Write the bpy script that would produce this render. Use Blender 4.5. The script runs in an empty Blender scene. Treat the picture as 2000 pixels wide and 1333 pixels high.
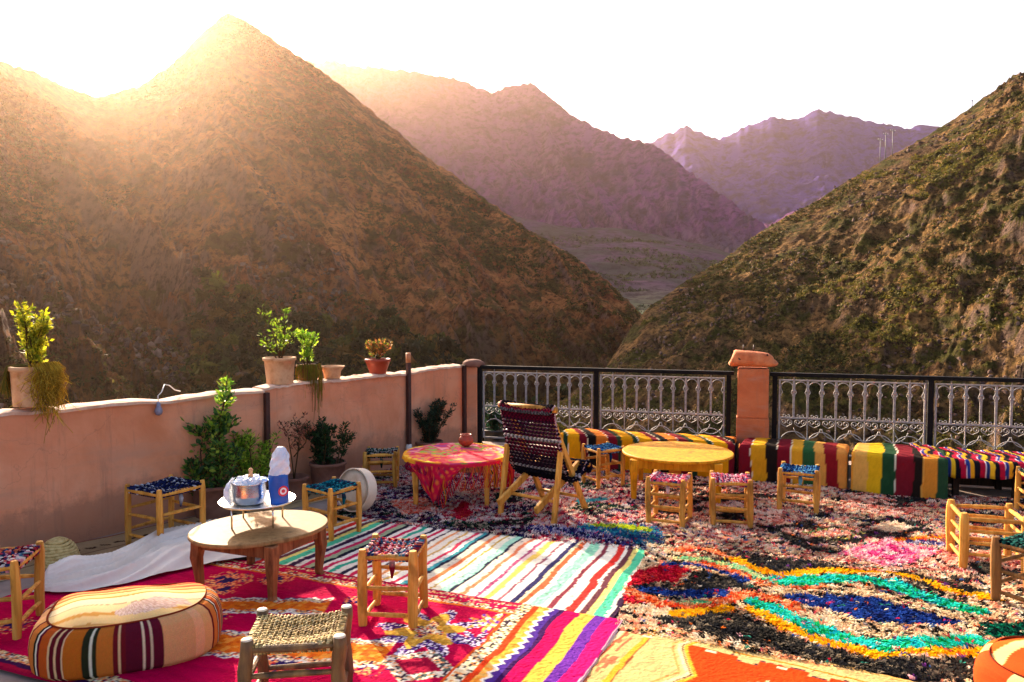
import bpy, math, random
import numpy as np
from mathutils import Vector, Matrix, Quaternion

random.seed(7)
rng = np.random.default_rng(11)
SC = bpy.context.scene
COL = SC.collection
R = math.radians
PI = math.pi

# ------------------------------------------------------------------ camera, sky, sun, exposure
CAM_Z = 1.70
FPX = 1500.0
PITCH = math.atan(74.5 / FPX)
SUN_EL = R(22)
SUN_AZ = R(28.5)          # to the left of the view direction (+Y)

cd = bpy.data.cameras.new('camera'); cam = bpy.data.objects.new('camera', cd); COL.objects.link(cam)
cd.sensor_width = 36; cd.lens = 27.0; cd.clip_start = 0.05; cd.clip_end = 30000
cam.location = (0, 0, CAM_Z); cam.rotation_euler = (PI / 2 - PITCH, 0, 0)
SC.camera = cam
SC.view_settings.view_transform = 'Standard'; SC.view_settings.look = 'None'
SC.view_settings.gamma = 1.0; SC.view_settings.use_curve_mapping = False
SC.view_settings.exposure = 1.8
SC.cycles.volume_bounces = 0

W = bpy.data.worlds.new('World'); SC.world = W; W.use_nodes = True
nt = W.node_tree; nt.nodes.clear()
sky = nt.nodes.new('ShaderNodeTexSky'); sky.sky_type = 'NISHITA'; sky.sun_disc = False
sky.sun_elevation = SUN_EL; sky.sun_rotation = -SUN_AZ
sky.altitude = 900; sky.air_density = 0.7; sky.dust_density = 7.0; sky.ozone_density = 1.0
bgn = nt.nodes.new('ShaderNodeBackground'); bgn.inputs['Strength'].default_value = 0.15
wo = nt.nodes.new('ShaderNodeOutputWorld')
wmx = nt.nodes.new('ShaderNodeMix'); wmx.data_type = 'RGBA'; wmx.blend_type = 'MULTIPLY'; wmx.inputs[0].default_value = 1.0
wmx.inputs[7].default_value = (1.0, 0.92, 0.83, 1)      # dusty evening air warms the whole dome
nt.links.new(sky.outputs[0], wmx.inputs[6]); nt.links.new(wmx.outputs[2], bgn.inputs[0]); nt.links.new(bgn.outputs[0], wo.inputs[0])

sl = bpy.data.lights.new('sun', 'SUN'); sl.energy = 5.0; sl.angle = R(0.55); sl.color = (1.0, 0.82, 0.60)
so = bpy.data.objects.new('sun', sl); COL.objects.link(so)
sdir = Vector((-math.sin(SUN_AZ) * math.cos(SUN_EL), math.cos(SUN_AZ) * math.cos(SUN_EL), math.sin(SUN_EL)))
so.rotation_euler = sdir.to_track_quat('Z', 'Y').to_euler()

HAZE_DENSITY = 6.8e-5

# ------------------------------------------------------------------ measuring helpers (photograph pixel -> point on a level plane)
def ray(px, py):
    x = (px - 1000) / FPX; y = (666.5 - py) / FPX
    c, s = math.cos(PITCH), math.sin(PITCH)
    return Vector((x, c + y * s, -s + y * c))
def gp(px, py, z=0.0):
    d = ray(px, py); t = (z - CAM_Z) / d.z
    return Vector((d.x * t, d.y * t, z))
def at_depth(px, py, Y):
    d = ray(px, py); t = Y / d.y
    return Vector((d.x * t, Y, CAM_Z + d.z * t))
def lerp(a, b, t): return a + (b - a) * t

# ------------------------------------------------------------------ numpy noise
def _hash(ix, iy, seed):
    h = (ix.astype(np.int64) * 374761393 + iy.astype(np.int64) * 668265263 + seed * 1442695041) & 0xFFFFFFFF
    h = ((h ^ (h >> 13)) * 1274126177) & 0xFFFFFFFF
    h = (h ^ (h >> 16)) & 0xFFFFFFFF
    return h / 4294967295.0
def vnoise(x, y, seed=0):
    x = np.asarray(x, float); y = np.asarray(y, float)
    ix = np.floor(x); iy = np.floor(y); fx = x - ix; fy = y - iy
    u = fx * fx * fx * (fx * (fx * 6 - 15) + 10); v = fy * fy * fy * (fy * (fy * 6 - 15) + 10)
    a = _hash(ix, iy, seed); b = _hash(ix + 1, iy, seed); c = _hash(ix, iy + 1, seed); d = _hash(ix + 1, iy + 1, seed)
    return (a + (b - a) * u) * (1 - v) + (c + (d - c) * u) * v
def fbm(x, y, oct=4, seed=0, gain=0.5):
    s = 0; a = 1.0; t = 0
    for o in range(oct):
        s = s + a * (vnoise(x, y, seed + o * 17) * 2 - 1); t += a
        x = x * 2.03 + 5.1; y = y * 2.03 + 1.7; a *= gain
    return s / t
def ridged(x, y, oct=4, seed=0, gain=0.5):
    s = 0; a = 1.0; t = 0
    for o in range(oct):
        s = s + a * (1 - np.abs(vnoise(x, y, seed + o * 31) * 2 - 1)) ** 2; t += a
        x = x * 2.1 + 3.3; y = y * 2.1 + 9.2; a *= gain
    return s / t

# ------------------------------------------------------------------ materials
def rgb(h):
    h = h.lstrip('#'); c = [int(h[i:i + 2], 16) / 255 for i in (0, 2, 4)]
    return tuple(((v / 12.92) if v <= 0.04045 else ((v + 0.055) / 1.055) ** 2.4) for v in c) + (1.0,)
MATS = {}
def newmat(name):
    m = bpy.data.materials.new(name); m.use_nodes = True
    b = m.node_tree.nodes['Principled BSDF']; MATS[name] = m
    return m, m.node_tree, b
def coordn(nt, scale=(1, 1, 1), kind='Object', rot=(0, 0, 0)):
    tc = nt.nodes.new('ShaderNodeTexCoord'); mp = nt.nodes.new('ShaderNodeMapping')
    mp.inputs['Scale'].default_value = scale; mp.inputs['Rotation'].default_value = rot
    nt.links.new(tc.outputs[kind], mp.inputs[0]); return mp.outputs[0]
def noise(nt, co, scale, detail=4, rough=0.55, dist=0.0):
    n = nt.nodes.new('ShaderNodeTexNoise'); n.inputs['Scale'].default_value = scale
    n.inputs['Detail'].default_value = detail; n.inputs['Roughness'].default_value = rough
    n.inputs['Distortion'].default_value = dist
    nt.links.new(co, n.inputs['Vector']); return n.outputs[0]
def ramp(nt, fac, stops, interp='LINEAR'):
    r = nt.nodes.new('ShaderNodeValToRGB'); e = r.color_ramp.elements; r.color_ramp.interpolation = interp
    while len(e) < len(stops): e.new(0.5)
    for i, (p, c) in enumerate(stops): e[i].position = p; e[i].color = c if len(c) == 4 else tuple(c) + (1,)
    nt.links.new(fac, r.inputs[0]); return r.outputs[0]
def mix(nt, fac, a, b, mode='MIX'):
    m = nt.nodes.new('ShaderNodeMix'); m.data_type = 'RGBA'; m.blend_type = mode
    for sock, v in ((m.inputs[0], fac), (m.inputs[6], a), (m.inputs[7], b)):
        if hasattr(v, 'is_linked') or hasattr(v, 'links'): nt.links.new(v, sock)
        else: sock.default_value = v
    return m.outputs[2]
def bump(nt, b, h, strength=0.4, dist=0.01):
    n = nt.nodes.new('ShaderNodeBump'); n.inputs['Strength'].default_value = strength
    n.inputs['Distance'].default_value = dist; nt.links.new(h, n.inputs['Height']); nt.links.new(n.outputs[0], b.inputs['Normal'])
def mat_mottled(name, cols, scale=8, rough=0.8, bs=0.3, bd=0.004, bscale=None, stretch=(1, 1, 1), metallic=0, spec=None):
    m, nt, b = newmat(name); co = coordn(nt, stretch)
    n = noise(nt, co, scale, 6, 0.6)
    k = len(cols); st = [(0.30 + 0.40 * i / max(1, k - 1), cols[i]) for i in range(k)]
    nt.links.new(ramp(nt, n, st), b.inputs['Base Color'])
    b.inputs['Roughness'].default_value = rough; b.inputs['Metallic'].default_value = metallic
    if spec is not None: b.inputs['Specular IOR Level'].default_value = spec
    bump(nt, b, noise(nt, co, bscale or scale * 6, 5, 0.65), bs, bd)
    return m
def mat_wood(name, c1, c2, c3, rough=0.55):
    m, nt, b = newmat(name)
    oi = nt.nodes.new('ShaderNodeObjectInfo')
    co = coordn(nt, (22, 22, 2.2)); 
    add = nt.nodes.new('ShaderNodeVectorMath'); add.operation = 'ADD'
    mul = nt.nodes.new('ShaderNodeVectorMath'); mul.operation = 'SCALE'; mul.inputs[0].default_value = (17, 9, 31)
    nt.links.new(oi.outputs['Random'], mul.inputs['Scale']); nt.links.new(co, add.inputs[0]); nt.links.new(mul.outputs[0], add.inputs[1])
    n = noise(nt, add.outputs[0], 1.4, 6, 0.6, 0.8)
    c = ramp(nt, n, [(0.3, c1), (0.5, c2), (0.72, c3)])
    co2 = coordn(nt, (9, 9, 5)); k = noise(nt, co2, 1.3, 3, 0.5)
    c = mix(nt, ramp(nt, k, [(0.58, (0, 0, 0)), (0.70, (0.6, 0.6, 0.6))]), c, tuple(v * 0.45 for v in c1[:3]) + (1,))
    c = mix(nt, 1.0, c, ramp(nt, oi.outputs['Random'], [(0.0, (.74, .72, .70)), (0.5, (.95, .95, .95)), (1.0, (1.08, 1.04, .98))]), 'MULTIPLY')
    nt.links.new(c, b.inputs['Base Color']); b.inputs['Roughness'].default_value = max(rough, .6); b.inputs['Specular IOR Level'].default_value = 0.15
    bump(nt, b, n, 0.25, 0.002); return m
def mat_attr(name, rough=0.9, bs=0.5, bscale=220, bd=0.003, sheen=0.0, var=0.25, trans=0.0, spec=0.2):
    """colour comes from the mesh's own dye attribute, with yarn-scale variation on top"""
    m, nt, b = newmat(name); a = nt.nodes.new('ShaderNodeAttribute'); a.attribute_name = 'Col'
    co = coordn(nt); n = noise(nt, co, bscale, 3, 0.6)
    c = mix(nt, 1.0, a.outputs['Color'], ramp(nt, n, [(0.3, (1 - var,) * 3), (0.7, (1 + var * 0.3,) * 3)]), 'MULTIPLY')
    nt.links.new(c, b.inputs['Base Color']); b.inputs['Roughness'].default_value = rough
    b.inputs['Specular IOR Level'].default_value = spec
    if sheen: b.inputs['Sheen Weight'].default_value = sheen
    bump(nt, b, n, bs, bd)
    if trans:
        out = nt.nodes['Material Output']; tr = nt.nodes.new('ShaderNodeBsdfTranslucent'); ms = nt.nodes.new('ShaderNodeMixShader')
        ms.inputs[0].default_value = trans; nt.links.new(c, tr.inputs[0]); nt.links.new(b.outputs[0], ms.inputs[1]); nt.links.new(tr.outputs[0], ms.inputs[2])
        nt.links.new(ms.outputs[0], out.inputs[0])
    return m

WOOD = mat_wood('pale_poplar_wood', rgb('#b0702a'), rgb('#d29540'), rgb('#e0ac5a'))
WOOD_Y = mat_wood('yellow_varnished_wood', rgb('#a86c08'), rgb('#cc8c10'), rgb('#dca42a'), 0.45)
WOOD_B = mat_wood('weathered_brown_wood', rgb('#6e4a24'), rgb('#94683a'), rgb('#a87c48'))
WOOD_D = mat_wood('walnut_wood', rgb('#5f3520'), rgb('#8a5332'), rgb('#a46b45'), 0.5)
WOOD_T = mat_wood('scrubbed_table_wood', rgb('#8c6a3e'), rgb('#a58052'), rgb('#b08e60'), 0.65)
WOOD_DK = mat_wood('old_dark_wood', rgb('#1b130f'), rgb('#2b1f18'), rgb('#3a2b22'), 0.8)
LOG = mat_mottled('peeled_branch_wood', [rgb('#2c1c0e'), rgb('#6a4a24'), rgb('#94703c')], 3, 0.6, 0.6, 0.004, 14, (6, 6, 1))
LOGEND = mat_mottled('sawn_branch_end', [rgb('#cfc0a4'), rgb('#e9dfc9')], 30, 0.7)
TERRA = mat_mottled('terracotta_clay', [rgb('#a45c38'), rgb('#bd7650'), rgb('#c98c68')], 7, 0.85, 0.4, 0.003)
TERRA_P = mat_mottled('weathered_pale_clay', [rgb('#96683f'), rgb('#c29066'), rgb('#cda27a'), rgb('#b07c50')], 9, 0.9, 0.6, 0.006, 30)
TERRA_R = mat_mottled('red_glazed_clay', [rgb('#8c3018'), rgb('#a8401f')], 6, 0.5)
TERRA_B = mat_mottled('brown_clay', [rgb('#7d4730'), rgb('#9b5f42')], 9, 0.85)
TERRA_D = mat_mottled('damp_dark_clay', [rgb('#5e3a2e'), rgb('#7a5040'), rgb('#8a6250')], 7, 0.9)
POTDK = mat_mottled('black_plastic_pot', [rgb('#101113'), rgb('#1c1d20')], 9, 0.45, 0.05)
SOIL = mat_mottled('potting_soil', [rgb('#2a1c12'), rgb('#4a3421')], 40, 0.95, 0.8, 0.01)
IRON = mat_mottled('black_painted_iron', [rgb('#0c0a0b'), rgb('#1a1515')], 12, 0.7, 0.25, 0.001, spec=0.15)
IRON_G = mat_mottled('grey_painted_wrought_iron', [rgb('#746c6a'), rgb('#958d8a'), rgb('#a69e9a')], 25, 0.55, 0.25, 0.001)
IRON_B = mat_mottled('rusty_brown_iron', [rgb('#2c120e'), rgb('#45201a')], 20, 0.6, 0.3, 0.001)
BRASS = mat_mottled('copper_pipe_end', [rgb('#b0683c'), rgb('#cf8a58')], 20, 0.5, 0.1, 0.001)
WHITEP = mat_mottled('white_plastic', [rgb('#c9c7c2'), rgb('#e6e4df')], 9, 0.5, 0.05)
SHEET = mat_mottled('white_cotton_sheet', [rgb('#dcd0c4'), rgb('#efe6dc')], 4, 0.9, 0.3, 0.003, 60)
SKIN_DRUM = mat_mottled('drum_skin', [rgb('#c0a488'), rgb('#dcc8ae')], 12, 0.6, 0.1)
DRUM_RIM = mat_mottled('whitewashed_drum_shell', [rgb('#d4bca2'), rgb('#ecdcc6')], 6, 0.6, 0.2)
SILVER = mat_mottled('hammered_silver_metal', [(0.55, 0.54, 0.52, 1), (0.75, 0.74, 0.72, 1)], 20, 0.16, 0.5, 0.003, 70, metallic=1)
TRAYM = mat_mottled('polished_tray_metal', [(0.72, 0.71, 0.70, 1), (0.82, 0.81, 0.80, 1)], 9, 0.28, 0.1, 0.001, 60, metallic=1)
BAGC = mat_mottled('clear_plastic_bag', [rgb('#b8c4dc'), rgb('#f2f4f8')], 14, 0.25, 0.7, 0.006, 30)
BLUEP = mat_mottled('blue_plastic_film', [rgb('#0a4aa0'), rgb('#1564c8')], 6, 0.3, 0.4, 0.004, 30)
REDP = mat_mottled('red_print', [rgb('#d01f36'), rgb('#dc3347')], 20, 0.4, 0.05)
WHITEPR = mat_mottled('white_print', [rgb('#e8e8ec'), rgb('#f4f4f6')], 20, 0.4, 0.05)
STRAW = mat_mottled('plaited_straw', [rgb('#a98a4a'), rgb('#cdb274'), rgb('#dcc78e')], 40, 0.85, 0.7, 0.004, 160)
RAFFIA = mat_attr('raffia_cord', 0.7, 0.5, 160, 0.002, 0, 0.35)
RAG = mat_attr('rag_yarn', 0.95, 0.4, 160, 0.002, 0, 0.2, 0.35, 0.03)
WEAVE = mat_attr('woven_wool', 0.97, 0.6, 260, 0.002, 0, 0.28, 0, 0.03)
BLANKET = mat_attr('flat_woven_blanket', 0.95, 0.5, 320, 0.0015, 0, 0.2, 0, 0.05)
LEAF = mat_attr('leaf', 0.5, 0.1, 60, 0.001, 0, 0.2, 0.5, 0.4)
SCRUB = mat_attr('scrub_leaf', 0.8, 0.1, 2, 0.01, 0, 0.3, 0.25)
STONE = mat_attr('outcrop_stone', 0.9, 0.6, 0.8, 0.3, 0, 0.4)

# plaster wall: pink render with drifting stains, patches and damp at the foot
def plaster(name, a, b_, c, scale=1.0):
    m, nt, b = newmat(name); co = coordn(nt, (scale,) * 3)
    n1 = noise(nt, co, 1.6, 6, 0.62, 0.4); n2 = noise(nt, coordn(nt, (1.2 * scale, 1.2 * scale, 5 * scale)), 1.3, 5, 0.6)
    n3 = noise(nt, co, 45, 4, 0.6)
    c1 = ramp(nt, n1, [(0.32, a), (0.52, b_), (0.7, c)])
    c2 = mix(nt, ramp(nt, n2, [(0.52, (0, 0, 0)), (0.72, (0.55,) * 3)]), c1, rgb('#b98a70'))
    c3 = mix(nt, ramp(nt, noise(nt, coordn(nt, (3, 3, 0.7)), 1.5, 5, 0.7), [(0.60, (0, 0, 0)), (0.74, (0.45,) * 3)]), c2, rgb('#7d5244'))
    c3 = mix(nt, ramp(nt, noise(nt, coordn(nt, (0.9, 0.9, 1.4)), 2.6, 7, 0.7, 0.6), [(0.55, (0, 0, 0)), (0.68, (0.4,) * 3)]), c3, rgb('#b07a62'))
    vo = nt.nodes.new('ShaderNodeTexVoronoi'); vo.feature = 'DISTANCE_TO_EDGE'; vo.inputs['Scale'].default_value = 0.9
    wv = nt.nodes.new('ShaderNodeVectorMath'); wv.operation = 'ADD'; wn_ = nt.nodes.new('ShaderNodeTexNoise'); wn_.inputs['Scale'].default_value = 3; wn_.inputs['Detail'].default_value = 6
    nt.links.new(co, wn_.inputs['Vector']); nt.links.new(co, wv.inputs[0]); nt.links.new(wn_.outputs['Color'], wv.inputs[1]); nt.links.new(wv.outputs[0], vo.inputs['Vector'])
    c3 = mix(nt, ramp(nt, vo.outputs['Distance'], [(0.0, (0.28,) * 3), (0.005, (0, 0, 0))]), c3, rgb('#7d5244'))
    gz = nt.nodes.new('ShaderNodeNewGeometry'); sz = nt.nodes.new('ShaderNodeSeparateXYZ'); nt.links.new(gz.outputs['Position'], sz.inputs[0])
    dz = nt.nodes.new('ShaderNodeMath'); dz.operation = 'MULTIPLY_ADD'; dz.inputs[1].default_value = -0.55; nt.links.new(noise(nt, co, 4, 6, .7), dz.inputs[0]); nt.links.new(sz.outputs[2], dz.inputs[2])
    c3 = mix(nt, ramp(nt, dz.outputs[0], [(0.0, (0.55,) * 3), (0.10, (0, 0, 0))]), c3, rgb('#8a6450'))
    st = noise(nt, coordn(nt, (7, 7, 0.5)), 1.2, 6, 0.7)
    c3 = mix(nt, ramp(nt, st, [(0.57, (0, 0, 0)), (0.70, (0.4,) * 3)]), c3, rgb('#8a6450'))
    nt.links.new(c3, b.inputs['Base Color']); b.inputs['Roughness'].default_value = 0.93
    bump(nt, b, n3, 0.35, 0.006); return m
PLASTER = plaster('pink_lime_plaster', rgb('#c97c54'), rgb('#d8906a'), rgb('#dfa280'))
PLASTER_C = mat_mottled('pale_lit_coping_plaster', [rgb('#b98b72'), rgb('#d6b49c'), rgb('#dfc5b0')], 5, 0.95, 0.5, 0.01, 40)
PLASTER_O = plaster('orange_lime_plaster', rgb('#b25c34'), rgb('#c56d40'), rgb('#cf7b4e'), 2)
CLAYCAP = mat_mottled('orange_clay_tile', [rgb('#a84f28'), rgb('#cc6f3e'), rgb('#da8a58')], 9, 0.85, 0.7, 0.01, 40)
CONC = mat_mottled('worn_concrete_floor', [rgb('#7e6a60'), rgb('#98847a'), rgb('#a8968a')], 3, 0.9, 0.4, 0.006, 40)

# ------------------------------------------------------------------ mesh building
class MB:
    def __init__(s): s.v = []; s.f = []; s.c = []; s.m = []; s.sm = []
    def add(s, vs, fs, col=None, mi=0, smooth=False):
        o = len(s.v); s.v += [tuple(p) for p in vs]; s.f += [tuple(i + o for i in f) for f in fs]
        cs = col if isinstance(col, list) else [col or (0.5, 0.5, 0.5, 1)] * len(vs)
        s.c += cs; s.m += [mi] * len(fs); s.sm += [smooth] * len(fs)
    def box(s, c, d, rot=None, col=None, mi=0, taper=1.0):
        x, y, z = [k / 2 for k in d]; c = Vector(c); t = taper
        vs = [Vector(p) for p in ((-x, -y, -z), (x, -y, -z), (x, y, -z), (-x, y, -z), (-x * t, -y * t, z), (x * t, -y * t, z), (x * t, y * t, z), (-x * t, y * t, z))]
        if rot is not None: vs = [rot @ p for p in vs]
        s.add([p + c for p in vs], [(0, 3, 2, 1), (4, 5, 6, 7), (0, 1, 5, 4), (1, 2, 6, 5), (2, 3, 7, 6), (3, 0, 4, 7)], col, mi)
    def tube(s, pts, rad, n=8, col=None, mi=0, cap=True, smooth=True, flat=1.0, up=None, colors=None):
        pts = [Vector(p) for p in pts]; k = len(pts)
        rr = rad if isinstance(rad, (list, tuple)) else [rad] * k
        vs = []; cs = []; prev = None
        for i, p in enumerate(pts):
            t = (pts[min(i + 1, k - 1)] - pts[max(i - 1, 0)]).normalized()
            if prev is None:
                a = Vector(up) if up is not None else (Vector((0, 0, 1)) if abs(t.z) < 0.9 else Vector((1, 0, 0)))
                a = (a - t * a.dot(t)).normalized()
            else: a = (prev - t * prev.dot(t)).normalized()
            prev = a; b = t.cross(a)
            for j in range(n):
                th = 2 * PI * j / n
                vs.append(p + a * (math.cos(th) * rr[i] * flat) + b * (math.sin(th) * rr[i]))
                cs.append(colors[i] if colors else (col or (0.5, 0.5, 0.5, 1)))
        fs = [(i * n + j, i * n + (j + 1) % n, (i + 1) * n + (j + 1) % n, (i + 1) * n + j) for i in range(k - 1) for j in range(n)]
        if cap: fs += [tuple(range(n - 1, -1, -1)), tuple((k - 1) * n + j for j in range(n))]
        s.add(vs, fs, cs, mi, smooth)
    def lathe(s, prof, c=(0, 0, 0), n=24, col=None, mi=0, axis=None, wob=0.0, smooth=True, closed=True):
        c = Vector(c); vs = []; k = len(prof)
        q = Vector((0, 0, 1)).rotation_difference(Vector(axis)) if axis is not None else None
        for i, (r, z) in enumerate(prof):
            for j in range(n):
                th = 2 * PI * j / n; w = 1 + wob * math.sin(3 * th + i * 0.7) + wob * math.sin(5 * th + 1 + i)
                p = Vector((r * w * math.cos(th), r * w * math.sin(th), z)); vs.append((q @ p if q else p) + c)
        fs = [(i * n + j, i * n + (j + 1) % n, (i + 1) * n + (j + 1) % n, (i + 1) * n + j) for i in range(k - 1) for j in range(n)]
        if closed: fs += [tuple(range(n - 1, -1, -1)), tuple((k - 1) * n + j for j in range(n))]
        s.add(vs, fs, col, mi, smooth)
    def build(s, name, mat, parent=None, bevel=0.0, shade=None):
        me = bpy.data.meshes.new(name); me.from_pydata(s.v, [], s.f)
        for m in (mat if isinstance(mat, (list, tuple)) else [mat]): me.materials.append(m)
        me.polygons.foreach_set('material_index', s.m)
        me.polygons.foreach_set('use_smooth', [bool(x) for x in s.sm])
        a = me.color_attributes.new('Col', 'FLOAT_COLOR', 'POINT')
        a.data.foreach_set('color', np.array(s.c, dtype=np.float32).ravel())
        me.update(); o = bpy.data.objects.new(name, me); COL.objects.link(o)
        if parent is not None: o.parent = parent
        if bevel:
            b = o.modifiers.new('b', 'BEVEL'); b.width = bevel; b.segments = 2; b.limit_method = 'ANGLE'
        return o
def npmesh(name, V, F, mat, parent=None, cols=None, smooth=False):
    me = bpy.data.meshes.new(name); V = np.asarray(V, np.float32); F = np.asarray(F, np.int32); k = F.shape[1]
    me.vertices.add(len(V)); me.vertices.foreach_set('co', V.ravel())
    me.loops.add(F.size); me.loops.foreach_set('vertex_index', F.ravel())
    me.polygons.add(len(F)); me.polygons.foreach_set('loop_start', np.arange(0, F.size, k, dtype=np.int32))
    try: me.polygons.foreach_set('loop_total', np.full(len(F), k, dtype=np.int32))
    except Exception: pass
    me.polygons.foreach_set('use_smooth', np.full(len(F), smooth))
    if cols is not None:
        a = me.color_attributes.new('Col', 'FLOAT_COLOR', 'POINT')
        C = np.ones((len(V), 4), np.float32); C[:, :3] = np.asarray(cols)[:, :3]; a.data.foreach_set('color', C.ravel())
    me.materials.append(mat); me.update(calc_edges=True)
    o = bpy.data.objects.new(name, me); COL.objects.link(o)
    if parent is not None: o.parent = parent
    return o
def grid_faces(nx, ny):
    i, j = np.meshgrid(np.arange(nx - 1), np.arange(ny - 1), indexing='ij')
    a = (i * ny + j).ravel()
    return np.stack([a, a + ny, a + ny + 1, a + 1], 1)
def tag(o, label=None, cat=None, group=None, kind=None):
    if label: o['label'] = label
    if cat: o['category'] = cat
    if group: o['group'] = group
    if kind: o['kind'] = kind
    return o
def thing(name, label, cat, loc=(0, 0, 0), rz=0, group=None):
    o = bpy.data.objects.new(name, None); COL.objects.link(o); o.location = loc; o.rotation_euler = (0, 0, rz)
    o.empty_display_size = 0.1
    return tag(o, label, cat, group)
# ================================================================== TERRAIN
def interp(tab, x):
    t = np.array(tab, float); return np.interp(x, t[:, 0], t[:, 1])
def azdir(px):
    th = np.arctan((px - 1000) / FPX); return np.sin(th), np.cos(th)
def py2tan(px, py):
    """tangent of the elevation angle of a photograph point (level azimuth rays)"""
    x = (px - 1000) / FPX; y = (666.5 - py) / FPX
    c, s = math.cos(PITCH), math.sin(PITCH)
    return (-s + y * c) / np.sqrt(x * x + (c + y * s) ** 2)
def mountain(name, label, mat, ridge, rdist, fdist, footz, px0, px1, nx, ns, p, disp, back=0.5, nback=14, spow=1.0):
    u = np.linspace(0, 1, nx); px = px0 + (px1 - px0) * u
    rt = py2tan(px, interp(ridge, px)); rd = interp(rdist, px); fd = interp(fdist, px); fz = interp(footz, px)
    rz = CAM_Z + rt * rd
    s = np.concatenate([np.linspace(0, 1, ns) ** spow, 1 + back * np.linspace(1.0 / nback, 1, nback)])
    ax, ay = azdir(px)
    S, U = np.meshgrid(s, u); PX = px[:, None] + 0 * S
    D = fd[:, None] + (rd - fd)[:, None] * S
    over = np.clip(S - 1, 0, None)
    Z = fz[:, None] + (rz - fz)[:, None] * (np.clip(S, 0, 1) ** p[0] * (1 - p[1]) + np.clip(S, 0, 1) * p[1])
    Z = Z - (rz - fz)[:, None] * over * 1.5
    X = ax[:, None] * D; Y = ay[:, None] * D
    dz, dr = disp(PX, S, X, Y, rd[:, None])
    X = X + ax[:, None] * dr; Y = Y + ay[:, None] * dr; Z = Z + dz
    V = np.stack([X, Y, Z], -1)
    o = npmesh(name, V.reshape(-1, 3), grid_faces(nx, len(s)), mat, smooth=True)
    tag(o, label, None, None, 'structure')
    return V[:, :ns], o

def mat_hill(name, cols, veg, vlo, vhi, vscale, nscale, bstr, bdist, rockc, low=None, lowz=(0, 1)):
    m, nt, b = newmat(name); co = coordn(nt)
    n1 = noise(nt, co, nscale, 9, 0.62, 0.3)
    c = ramp(nt, n1, [(0.30 + 0.42 * i / (len(cols) - 1), cols[i]) for i in range(len(cols))])
    n2 = noise(nt, co, vscale, 8, 0.68)
    nb = noise(nt, coordn(nt, (1, 1, 1.6), rot=(0.3, 0.5, 0.4)), nscale * 0.35, 5, 0.6, 0.8)
    c = mix(nt, ramp(nt, nb, [(0.46, (0, 0, 0)), (0.60, (0.7,) * 3)]), c, tuple(v * 1.35 for v in cols[-2][:3]) + (1,))
    c = mix(nt, ramp(nt, n2, [(vlo, (0, 0, 0)), (vhi, (0.9,) * 3)]), c, veg)
    # bare rock shows where the ground is steep
    g = nt.nodes.new('ShaderNodeNewGeometry'); sx = nt.nodes.new('ShaderNodeSeparateXYZ'); nt.links.new(g.outputs['Normal'], sx.inputs[0])
    n3 = noise(nt, co, nscale * 7, 6, 0.7)
    ma = nt.nodes.new('ShaderNodeMath'); ma.operation = 'MULTIPLY_ADD'; ma.inputs[1].default_value = 0.5
    nt.links.new(n3, ma.inputs[0]); nt.links.new(sx.outputs[2], ma.inputs[2])
    c = mix(nt, ramp(nt, ma.outputs[0], [(0.72, (0.8,) * 3), (0.92, (0, 0, 0))]), c, rockc)
    if low:
        sp = nt.nodes.new('ShaderNodeSeparateXYZ'); nt.links.new(g.outputs['Position'], sp.inputs[0])
        mr = nt.nodes.new('ShaderNodeMapRange'); mr.inputs[1].default_value = lowz[1]; mr.inputs[2].default_value = lowz[0]
        mm = nt.nodes.new('ShaderNodeMath'); mm.operation = 'MULTIPLY_ADD'; mm.inputs[1].default_value = (lowz[1] - lowz[0]) * 1.2
        nt.links.new(n2, mm.inputs[0]); nt.links.new(sp.outputs[2], mm.inputs[2])
        sb = nt.nodes.new('ShaderNodeMath'); sb.operation = 'SUBTRACT'; sb.inputs[1].default_value = (lowz[1] - lowz[0]) * 0.6
        nt.links.new(mm.outputs[0], sb.inputs[0]); nt.links.new(sb.outputs[0], mr.inputs[0])
        c = mix(nt, mr.outputs[0], c, low)
    c = mix(nt, ramp(nt, noise(nt, co, nscale * 9, 8, 0.75), [(0.40, (0.85,) * 3), (0.53, (0, 0, 0))]), c, tuple(v * 0.35 for v in cols[0][:3]) + (1,))  # dark noise flecks paint crevice shade into the ground colour
    nt.links.new(c, b.inputs['Base Color']); b.inputs['Roughness'].default_value = 0.95; b.inputs['Specular IOR Level'].default_value = 0.05
    bump(nt, b, noise(nt, co, nscale * 6, 12, 0.75), bstr, bdist)
    return m

HILL_L = mat_hill('left_mountain_ground', [rgb('#5c3424'), rgb('#975634'), rgb('#ba7a48'), rgb('#7d4a34')], rgb('#4a4424'), 0.48, 0.58, 0.06, 0.035, 1.0, 4.0, rgb('#8a675a'), rgb('#3b3a1e'), (-45, 5))
HILL_R = mat_hill('right_hill_ground', [rgb('#3a2a20'), rgb('#7a5838'), rgb('#a07a4a'), rgb('#5c4632'), rgb('#94704a')], rgb('#4c4c20'), 0.47, 0.56, 0.14, 0.10, 1.0, 2.2, rgb('#7d645a'), rgb('#2f3220'), (-40, -12))
HILL_M = mat_hill('middle_mountain_hazed_ground', [rgb('#4c2456'), rgb('#6e3a6c'), rgb('#7e4876')], rgb('#382a4c'), 0.5, 0.62, 0.012, 0.006, 0.9, 9.0, rgb('#745070'), rgb('#69705f'), (10, 150))  # violet of the distant haze is painted into this ground colour
HILL_F = mat_hill('far_mountain_hazed_ground', [rgb('#34266a'), rgb('#463484'), rgb('#523e92')], rgb('#2c225c'), 0.5, 0.62, 0.006, 0.003, 0.9, 16.0, rgb('#584888'))  # far haze is put into the rock colours as violet

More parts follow.
